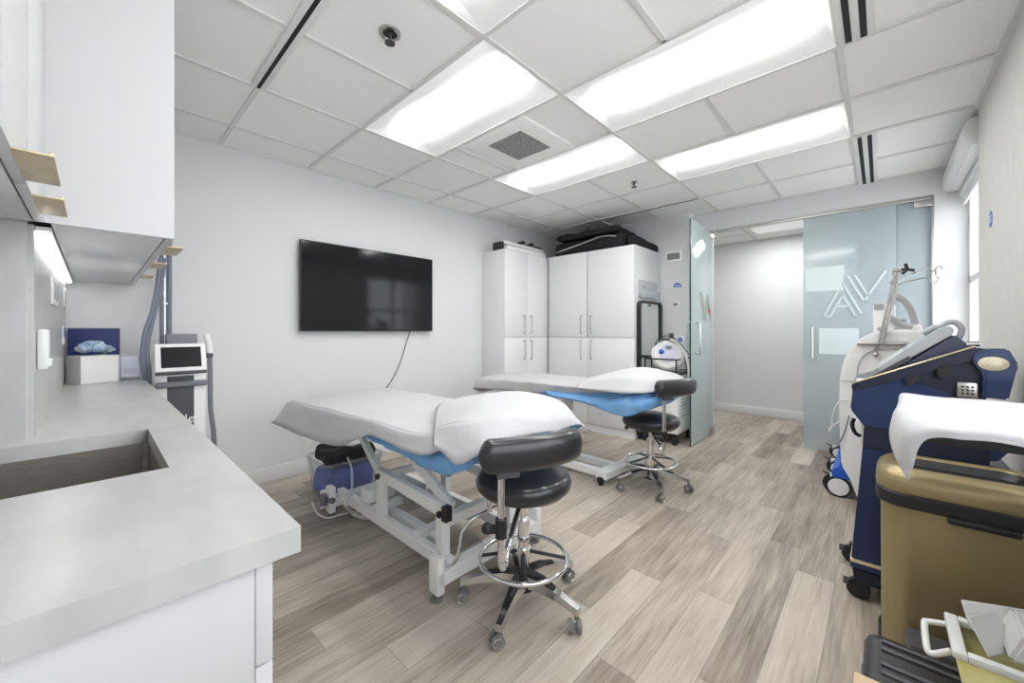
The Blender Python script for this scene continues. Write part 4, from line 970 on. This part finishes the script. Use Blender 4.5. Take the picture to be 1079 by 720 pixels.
p = onX(221, 372, -3.2)
MB().tube([onX(u, v, -3.2) for u, v in ((221, 376), (221.5, 400), (222, 430), (225, 455), (226, 480), (224, 505))], .014, 10, 6).build('handpiece_hose', 'slate', t)
MB().tube([onX(u, v, -3.2) for u, v in ((217, 352), (220, 362), (221, 374))], .018, 12, 5).build('handpiece', 'white_plastic', t)
B(-3.24, -3.18, yb-.01, p.y+.015, p.z-.03, p.z+.0, bev=.006).build('holster', 'dgrey', t)

# ------------------------------------------------------------------ white laser machine with articulated arm
t = thing('laser_machine', 'white rounded laser machine with gooseneck rods, against the frosted glass', 'device', (.0, 4.0, 0))
YF = 3.62
pts = [onY(u, v, YF) for u, v in ((886, 490), (884, 440), (884.5, 400), (888, 382), (896, 366), (908, 355), (924, 349), (945, 347))]
P = [(p.x, p.z) for p in pts]+[(.30, P_z) for P_z in (1.21,)]+[(.36, 1.12), (.37, .12), (-.14, .12)]
MB().prism(P, 'y', YF, 4.35, bev=.015).build('body', 'white_plastic', t)
pts = [onY(u, v, YF-.01) for u, v in ((903, 402), (904, 386), (911, 374), (924, 369), (950, 368), (990, 372))]
MB().tube(pts, .004, 8, 6).build('panel_seam', 'grey_plastic', t)
a = onY(884, 401, YF); MB().cyl((a.x-.0, YF-.002, a.z), (a.x+.13, YF-.002, a.z), .003).build('panel_gap', 'grey_plastic', t)
pts = [onY(u, v, YF-.03) for u, v in ((893, 450), (908, 440), (912, 525), (903, 524), (896, 505))]
MB().prism([(p.x, max(p.z, .03)) for p in pts], 'y', YF-.04, YF+.02, bev=.006).build('front_fairing', 'white_plastic', t)
mb = MB().prism([(p.x, p.z) for p in [onY(u, v, YF+.1) for u, v in ((884, 472), (898, 478), (899, 505), (878, 503), (876, 494), (886, 490))]], 'y', YF+.05, 4.75, bev=.01)
mb.build('base_cover', 'royal', t)
for (x, y, r) in ((-.235, 3.70, .075), (-.27, 4.24, .06), (-.30, 4.80, .055), (.33, 3.70, .07), (.33, 4.6, .06)):
    w_ = MB()
    for s_ in (-1, 1): w_.cyl((x-s_*.010, y+s_*.024-.010, r), (x-s_*.010, y+s_*.024+.010, r), r, seg=28, bev=.006)
    w_.build('caster', 'rubber' if False else 'black', t)
    rz = Matrix.Translation((x, y, r))
    w_ = MB()
    for s_ in (-1, 1): w_.cyl((x-s_*.010, y+s_*.034, r), (x-s_*.010, y+s_*.036, r), r*.8, seg=28)
    w_.cyl((x-.02, y, r*1.2), (x-.02, y, r*2.1), .02)
    w_.build('caster_disc', 'white_plastic', t)
    if x < 0: MB().bar((x-.03, y+.02, r*1.8), (x-.085, y+.04, r*2.0), .02, .008).build('brake_pedal', 'black', t)
p = onY(931, 335, 3.8)
B(p.x-.055, p.x+.06, 3.74, 3.9, 1.18, onY(931, 320, 3.8).z, bev=.02).build('handpiece_dock', 'white_plastic', t)
B(p.x-.05, p.x-.0, 3.735, 3.76, onY(931, 326, 3.74).z, onY(931, 320, 3.74).z).build('dock_display', 'grey_plastic', t)
B(p.x+.06, .20, 3.72, 3.95, 1.18, 1.245, bev=.015).build('top_housing', 'white_plastic', t)
MB().cyl((.10, 3.7, 1.20), (.10, 3.7, 1.28), .03).tube([(.04, 3.68, 1.30), (.09, 3.68, 1.25), (.15, 3.68, 1.22)], .02, 10, 5).build('fiber_port', 'grey_plastic', t)
MB().tube([onY(u, v, 3.75) for u, v in ((936, 314), (944, 312.5), (953, 317), (960, 327), (965, 342), (967, 357), (968, 366))], .022, 12, 7).build('corrugated_hose', 'grey_plastic', t)
MB().cyl(onY(903, 362, 3.60), onY(960, 363, 3.60), .014).cyl(onY(923, 362, 3.60), onY(923, 373, 3.61), .012).ball(onY(923, 374, 3.60), .018).build('rail', 'nickel', t)
for (a, b) in (((926, 362), (943, 290)), ((930.5, 362), (947, 289))):
    MB().cyl(onY(*a, 3.58), onY(*b, 3.58), .007).build('gooseneck_rod', 'nickel', t)
mb = MB()
for u, v in ((927, 347), (931, 345), (943, 296), (940, 298)): mb.cyl(onY(u, v, 3.555), onY(u, v, 3.61), .013)
mb.build('rod_joint', 'grey_plastic', t)
MB().cyl(onY(941, 285.5, 3.58), onY(950, 284.5, 3.58), .016).cyl(onY(943, 291, 3.58), onY(944, 284, 3.58), .012).build('clamp', 'nickel', t)
k = onY(956, 284, 3.56); mb = MB().cyl(onY(950, 284, 3.57), k, .008)
for a in (90, 210, 330): mb.bar(k, k+Vector((.035*math.cos(math.radians(a+15)), 0, .04*math.sin(math.radians(a+15)))), .018, .014, up=(0, 1, 0))
mb.build('wing_knob', 'black', t)
for pts in (((944, 298), (955, 291), (972, 285), (978, 283), (983, 286), (986, 283), (990, 280), (993, 284)), ((946, 300), (960, 296), (977, 293), (980, 297), (985, 298), (988, 294), (987, 291)), ((986, 283), (986, 290))):
    MB().tube([onY(u, v, 3.58) for u, v in pts], .004, 8, 6).build('wire_hook', 'chrome', t)
MB().tube([onY(u, v, 3.59) for u, v in ((946, 300), (943, 318), (940, 328))], .003, 6, 5).build('thin_wire', 'cable_white', t)
MB().tube([onY(u, v, 3.60) for u, v in ((893, 421), (884, 424), (878, 436), (876, 450), (873, 452))], .005, 8, 6).tube([onY(u, v, 3.60) for u, v in ((893, 438), (882, 446), (877, 450), (873, 455))], .004, 8, 6).build('looped_cord', 'cable_white', t)
MB().tube([onY(u, v, 3.60) for u, v in ((895, 438), (890, 455), (885, 466))], .004, 8, 6).build('grey_cord', 'hose', t)

# ------------------------------------------------------------------ navy device
YD = 2.32
t = thing('laser_console', 'navy blue wheeled laser console with gold trim beside the right wall', 'device', (.13, 2.55, 0))
PY = lambda u, v, Y=YD: (lambda p: (p.x, p.z))(onY(u, v, Y))
lf = PY(903, 520)[0]
MB().prism([PY(909, 470), PY(904, 520), PY(896.5, 589), PY(895.5, 600), (PY(895.5, 600)[0]+.02, .14), (.36, .14), (.36, PY(1042, 492)[1]), PY(1042, 491)], 'y', YD, YD+.42, bev=.008).build('lower_body', 'navy', t)
MB().prism([(PY(896, 600)[0]+.005, .145), (PY(900, 617)[0], .075), (.36, .075), (.36, .145)], 'y', YD+.005, YD+.41, bev=.01).build('skid_plate', 'navy_dark', t)
a, b = PY(896.5, 587), PY(896.5, 590.5)
B(a[0]-.002, .30, YD-.004, YD+.2, a[1]-.018, a[1]-.004, bev=.001).build('gold_strip', 'gold', t)
MB().prism([PY(910.5, 449), PY(1043, 470), PY(1043, 492), PY(909, 471)], 'y', YD-.004, YD+.40, bev=.003).build('dark_belt', 'navy_dark', t)
MB().prism([PY(898.5, 410), PY(896, 431), PY(911, 450), PY(1000, 462), PY(1000, 415), PY(966, 404), PY(955, 393)], 'y', YD-.006, YD+.44, bev=.006).build('front_shell', 'navy', t)
MB().prism([PY(955, 396), PY(1024, 378), PY(1040, 395), PY(1040, 468), PY(980, 462)], 'y', YD+.01, YD+.42, bev=.004).build('side_recess', 'navy_dark', t)
MB().prism([PY(897, 405), PY(1028, 366), PY(1062, 372), PY(1062, 380), PY(1024, 380), PY(898.5, 413)], 'y', YD-.012, YD+.46, bev=.004).build('deck', 'navy_dark', t)
a, b = onY(898, 404, YD-.013), onY(1028, 365, YD-.013)
MB().bar(a, b, .006, .007).build('gold_edge', 'gold', t)
MB().prism([PY(1024, 374), PY(1038, 367.5), PY(1061, 367.5), PY(1071.5, 384), PY(1061, 421), PY(1034, 418), PY(1035, 394), PY(1024.5, 382)], 'y', YD-.03, YD+.06, bev=.006).build('shoulder_panel', 'navy', t)
c = onY(1046.7, 383.5, YD-.034)
MB().lathe([(0, -.004), (.036, -.004), (.036, .004), (.03, .007), (0, .008)], c, 36, Matrix.Rotation(math.pi/2, 4, 'X') @ Matrix.Diagonal((1.05, .72, 1, 1))).build('gold_badge', mat('badge_cream_gold', (.72, .66, .48), .3, .2), t)
MB().prism([PY(1047, 469), PY(1078, 464), PY(1052, 487), PY(1033, 486)], 'y', YD, YD+.06, bev=.004).build('rear_strut', 'navy', t)
# tilted control wedge and screen on top
MB().prism([PY(928, 399, YD+.06), PY(1006, 353, YD+.06), PY(1024, 366, YD+.06), PY(1010, 374, YD+.06)], 'y', YD+.05, YD+.38, bev=.004).build('control_wedge', mat('slate_navy', (.05, .06, .10), .4), t)
MB().prism([PY(919, 401, YD+.06), PY(917, 397, YD+.06), PY(958, 375, YD+.06), PY(960, 379, YD+.06)], 'y', YD+.05, YD+.36).build('slide_rail', 'dgrey', t)
MB().prism([PY(926.5, 391, YD+.07), PY(926, 387, YD+.07), PY(950, 371, YD+.07), PY(990, 347, YD+.07), PY(1000, 343.5, YD+.07), PY(1006, 347, YD+.07), PY(1003, 353, YD+.07), PY(960, 377, YD+.07), PY(934, 392, YD+.07)], 'y', YD+.06, YD+.36, bev=.004).build('touch_panel', 'grey_plastic', t)
MB().prism([PY(952, 369.5, YD+.08), PY(989, 346.8, YD+.08), PY(990, 348.5, YD+.08), PY(953, 371.5, YD+.08)], 'y', YD+.08, YD+.34).build('panel_glass', mat('pale_blue_panel', (.45, .52, .56), .15), t)
MB().prism([PY(930, 385.5, YD+.08), PY(941, 378.5, YD+.08), PY(944, 380, YD+.08), PY(933, 388, YD+.08)], 'y', YD+.07, YD+.30).build('key_pad', 'slate', t)
MB().tube([onY(u, v, YD+.2) for u, v in ((990, 344), (998, 340), (1007, 340), (1013, 346), (1011, 355), (1004, 361))], .011, 10, 7).build('hose', 'grey_plastic', t)
MB().tube([onY(u, v, YD+.2) for u, v in ((972, 352), (982, 346), (992, 344))], .012, 10, 7).build('hose_sleeve', 'grey_plastic', t)
MB().cyl(onY(1018, 363, YD+.06), onY(1032, 362.5, YD+.06), .012).build('side_handle', 'nickel', t)
MB().ball(onY(909, 402, YD+.05), .022, (1.3, 1, .7)).box(onY(900, 406, YD).x, onY(916, 406, YD).x, YD, YD+.3, onY(905, 408, YD).z, onY(905, 404, YD).z, bev=.004).build('fiber_cap', 'nickel', t)
for (u0, v0), (u1, v1) in (((951, 399), (969, 396)), ((985, 391), (1003, 386))):
    p, q = onY(u0, v0, YD-.012), onY(u1, v1, YD-.012)
    mb = MB().prism([(p.x, p.z), (q.x-.012, q.z+.012), (q.x+.006, q.z-.014), (p.x+.016, p.z-.034)], 'y', YD-.03, YD-.005, bev=.005)
    mb.build('strap_clip', 'black', t)
p = onY(1019, 411, YD)
B(p.x-.028, p.x+.028, YD-.012, YD+.02, p.z-.03, p.z+.03, bev=.006).build('connector', 'nickel', t)
mb = MB()
for i in range(3):
    for j in range(3): mb.cyl((p.x+(i-1)*.013, YD-.016, p.z+(j-1)*.013), (p.x+(i-1)*.013, YD-.010, p.z+(j-1)*.013), .004, seg=8)
mb.build('connector_pins', 'black', t)
MB().tube([onY(u, v, YD+.1) for u, v in ((900, 441), (898, 448), (901, 456), (907, 460))], .008, 8, 6).build('front_cable_hook', 'black', t)
for (x, y) in ((-.075, 2.36), (-.11, 2.70), (.32, 2.40), (.32, 2.68)):
    r = .042
    MB().cyl((x, y-.022, r), (x, y+.022, r), r, seg=28, bev=.008).box(x-.012, x+.04, y-.02, y+.02, .06, .10, bev=.006).build('caster', 'black', t)
    if x < 0: MB().prism([(y-.02, .05), (y+.02, .05), (y, .075)], 'x', x-.052, x-.02).build('brake_pedal', 'black', t)

# ------------------------------------------------------------------ gold pedal bin
def rrz(x0, x1, y0, y1, r, n=8):
    o = []
    for cx_, cy_, a0 in ((x1-r, y1-r, 0), (x0+r, y1-r, 90), (x0+r, y0+r, 180), (x1-r, y0+r, 270)):
        for i in range(n+1): a = math.radians(a0+90*i/n); o.append((cx_+r*math.cos(a), cy_+r*math.sin(a)))
    return o
def stack(mb, L):                     # rings of equal length joined into a skin
    bm = mb.bm; V = [[bm.verts.new((x, y, z)) for x, y in R] for R, z in L]; n = len(V[0])
    for A, Bq in zip(V, V[1:]):
        for k in range(n): bm.faces.new((A[k], A[(k+1) % n], Bq[(k+1) % n], Bq[k]))
    return mb, V
bx0, bx1, by0, by1 = -.005, .425, 1.99, 2.285
t = thing('pedal_bin', 'large gold metal waste bin with black band beside the right wall', 'bin', ((bx0+bx1)/2, (by0+by1)/2, 0))
R = lambda g, r=.085: rrz(bx0+g, bx1-g, by0+g, by1-g, r-g*.5)
mb, V = stack(MB(), [(R(.006), .012), (R(.004), .575)]); mb.bm.faces.new(V[0]); mb.build('body', 'gold_bin', t)
mb, V = stack(MB(), [(R(.012), .0), (R(.0), .004), (R(-.002), .022), (R(.004), .026)]); mb.bm.faces.new(V[0]); mb.build('base_ring', 'black', t)
mb, V = stack(MB(), [(R(.004), .565), (R(-.008), .568), (R(-.010), .59), (R(-.010), .612), (R(-.004), .618), (R(.02), .618)]); mb.build('band', 'black', t)
mb, V = stack(MB(), [(R(-.006), .618), (R(-.010), .63), (R(-.008), .66), (R(.002), .685), (R(.020), .700), (R(.040), .704), (R(.055), .700), (R(.060), .690)]); mb.build('lid', 'gold_bin', t, sharp=70)
mb, V = stack(MB(), [(R(.058), .696), (R(.075), .672), (R(.10), .670)]); mb.bm.faces.new(V[-1]); mb.build('opening', 'black', t)
B(bx0+.17, bx0+.33, by0-.022, by0, .548, .572, bev=.008).build('grip', 'black', t)

# draped tray table in front of the console
t = thing('tray_table', 'black tray under a white drape beside the right wall', 'table', (.25, 1.62, 0))
mb = MB(); bm = mb.bm
mb, V = stack(MB(), [(rrz(.055, .435, 1.37, 1.87, .05), .934), (rrz(.05, .437, 1.365, 1.875, .05), .945), (rrz(.055, .435, 1.37, 1.87, .05), .972)]); mb.bm.faces.new(V[0]); mb.bm.faces.new(V[-1])
mb.build('tabletop', 'black', t)
MB().cyl((.405, 1.42, .03), (.405, 1.42, .95), .015).build('pole', 'black', t); B(.39, .42, 1.30, 1.9, .0, .03, bev=.006).build('foot', 'black', t)
rows_ = [[(.043, 1.85, .955), (.030, 1.70, .940), (.018, 1.52, .915), (.030, 1.42, .87), (.048, 1.385, .833)],
         [(.05, 1.87, .982), (.042, 1.70, .982), (.030, 1.50, .972), (.032, 1.40, .915), (.050, 1.380, .833)],
         [(.075, 1.88, .986), (.07, 1.70, .987), (.06, 1.50, .985), (.050, 1.37, .950), (.057, 1.372, .865)],
         [(.11, 1.88, .986), (.11, 1.70, .987), (.11, 1.50, .987), (.095, 1.36, .975), (.080, 1.355, .94)],
         [(.17, 1.88, .986), (.17, 1.70, .987), (.17, 1.50, .987), (.17, 1.365, .981), (.16, 1.35, .955)],
         [(.30, 1.88, .986), (.30, 1.70, .987), (.30, 1.50, .987), (.30, 1.365, .981), (.30, 1.35, .952)],
         [(.435, 1.88, .986), (.435, 1.70, .987), (.435, 1.50, .987), (.435, 1.365, .981), (.435, 1.35, .952)]]
P = surf(rows_, 8, 8); mb = MB().grid(P)
for v in mb.bm.verts:
    v.co.z += abs(mnoise.noise(Vector((v.co.x*9, v.co.y*5, 1))))*.008*(1 if v.co.z > .9 else .2); v.co.x += mnoise.noise(Vector((v.co.x*5, v.co.y*9, v.co.z*12)))*.004
tag(mb.build('drape', 'sheet', solid=.002, sharp=80), 'white cloth draped over the black tray with one corner hanging above the gold bin', 'cloth')

# black cases, cardboard box and sharps container in the near right corner
t = thing('hard_case', 'black ribbed hard case lying on the floor in front of the gold bin', 'case', (.16, 1.6, 0))
mb, V = stack(MB(), [(rrz(-.035, .37, 1.50, 1.745, .035), .0), (rrz(-.04, .375, 1.495, 1.75, .04), .02), (rrz(-.04, .375, 1.495, 1.75, .04), .10), (rrz(-.04, .375, 1.495, 1.75, .04), .19), (rrz(-.032, .367, 1.503, 1.742, .035), .212), (rrz(-.015, .35, 1.52, 1.725, .03), .22)])
mb.bm.faces.new(V[0]); mb.bm.faces.new(V[-1]); mb.build('shell', 'black', t)
mb = MB()
for y in (1.545, 1.585, 1.66, 1.70): mb.box(.0, .34, y-.008, y+.008, .218, .226, bev=.003)
mb.build('lid_ribs', 'dgrey', t); B(-.046, -.036, 1.58, 1.68, .10, .14, bev=.004).build('latch', 'dgrey', t)
t = thing('hard_case', 'flat black case wedged between the ribbed case and the gold bin', 'case', (.2, 1.87, 0))
B(.06, .38, 1.77, 1.965, .0, .16, bev=.012).build('shell', 'dgrey', t); B(.07, .37, 1.80, 1.83, .158, .175, bev=.005).build('carry_handle', 'black', t)
t = thing('cardboard_box', 'pale card box showing one corner in front of the black case', 'box', (.1, 1.35, 0))
B(-.055, .25, 1.25, 1.455, .0, .25, bev=.004).build('carton', 'ply', t); B(.03, .10, 1.248, 1.457, .249, .252).build('tape', 'gold', t)
t = thing('sharps_container', 'yellow and white sharps container with open flaps on the black case', 'container', (.25, 1.64, .226))
def wedge(mb, x0, x1, y0, y1, z0, z1, s=.02):
    mb2, V = stack(mb, [(rrz(x0+s, x1-s, y0+s, y1-s, .015, 3), z0), (rrz(x0, x1, y0, y1, .02, 3), z1)]); mb.bm.faces.new(V[0]); return V
mb = MB(); V = wedge(mb, .145, .35, 1.545, 1.735, .2265, .345); mb.build('tub', 'yellow', t, solid=.003)
mb = MB(); 
for a in ((.138, .165, 1.54, 1.742), (.33, .357, 1.54, 1.742)): mb.box(*a, .343, .362, bev=.004)
for a in ((.165, .33, 1.54, 1.565), (.165, .33, 1.715, 1.742)): mb.box(*a, .343, .362, bev=.004)
mb.build('lid', 'sharps_white', t)
MB().bar((.25, 1.715, .36), (.235, 1.745, .425), .13, .004, up=(0, -1, .3)).build('flap', 'sharps_white', t)
MB().bar((.235, 1.62, .36), (.20, 1.65, .432), .004, .13, up=(.5, 1, 0)).build('flap', 'sharps_white', t)
MB().prism([(.235, .366), (.350, .366), (.350, .385), (.275, .44), (.262, .44)], 'y', 1.58, 1.73, bev=.008).build('hinged_cover', 'sharps_white', t)
MB().tube([(.14, 1.70, .345), (.105, 1.70, .335), (.095, 1.69, .33), (.095, 1.60, .31), (.105, 1.585, .308), (.14, 1.585, .335)], .008, 10, 4).build('carry_handle', 'sharps_white', t)

# curtain in the corridor, behind the frosted panes
G = []
for i in range(121):
    x = -.28+1.2*i/120; y = 5.62+.035*math.sin(i*.55)+.012*math.sin(i*1.3)
    G.append([(x, y, .03), (x, y+.01*math.sin(i*.3), 1.2), (x, y, 2.46)])
tag(MB().grid(G).build('curtain', mat('curtain_fabric', (.30, .52, .64), .8), solid=.003, sharp=80), 'pale blue pleated curtain seen blurred through the frosted glass', 'curtain')
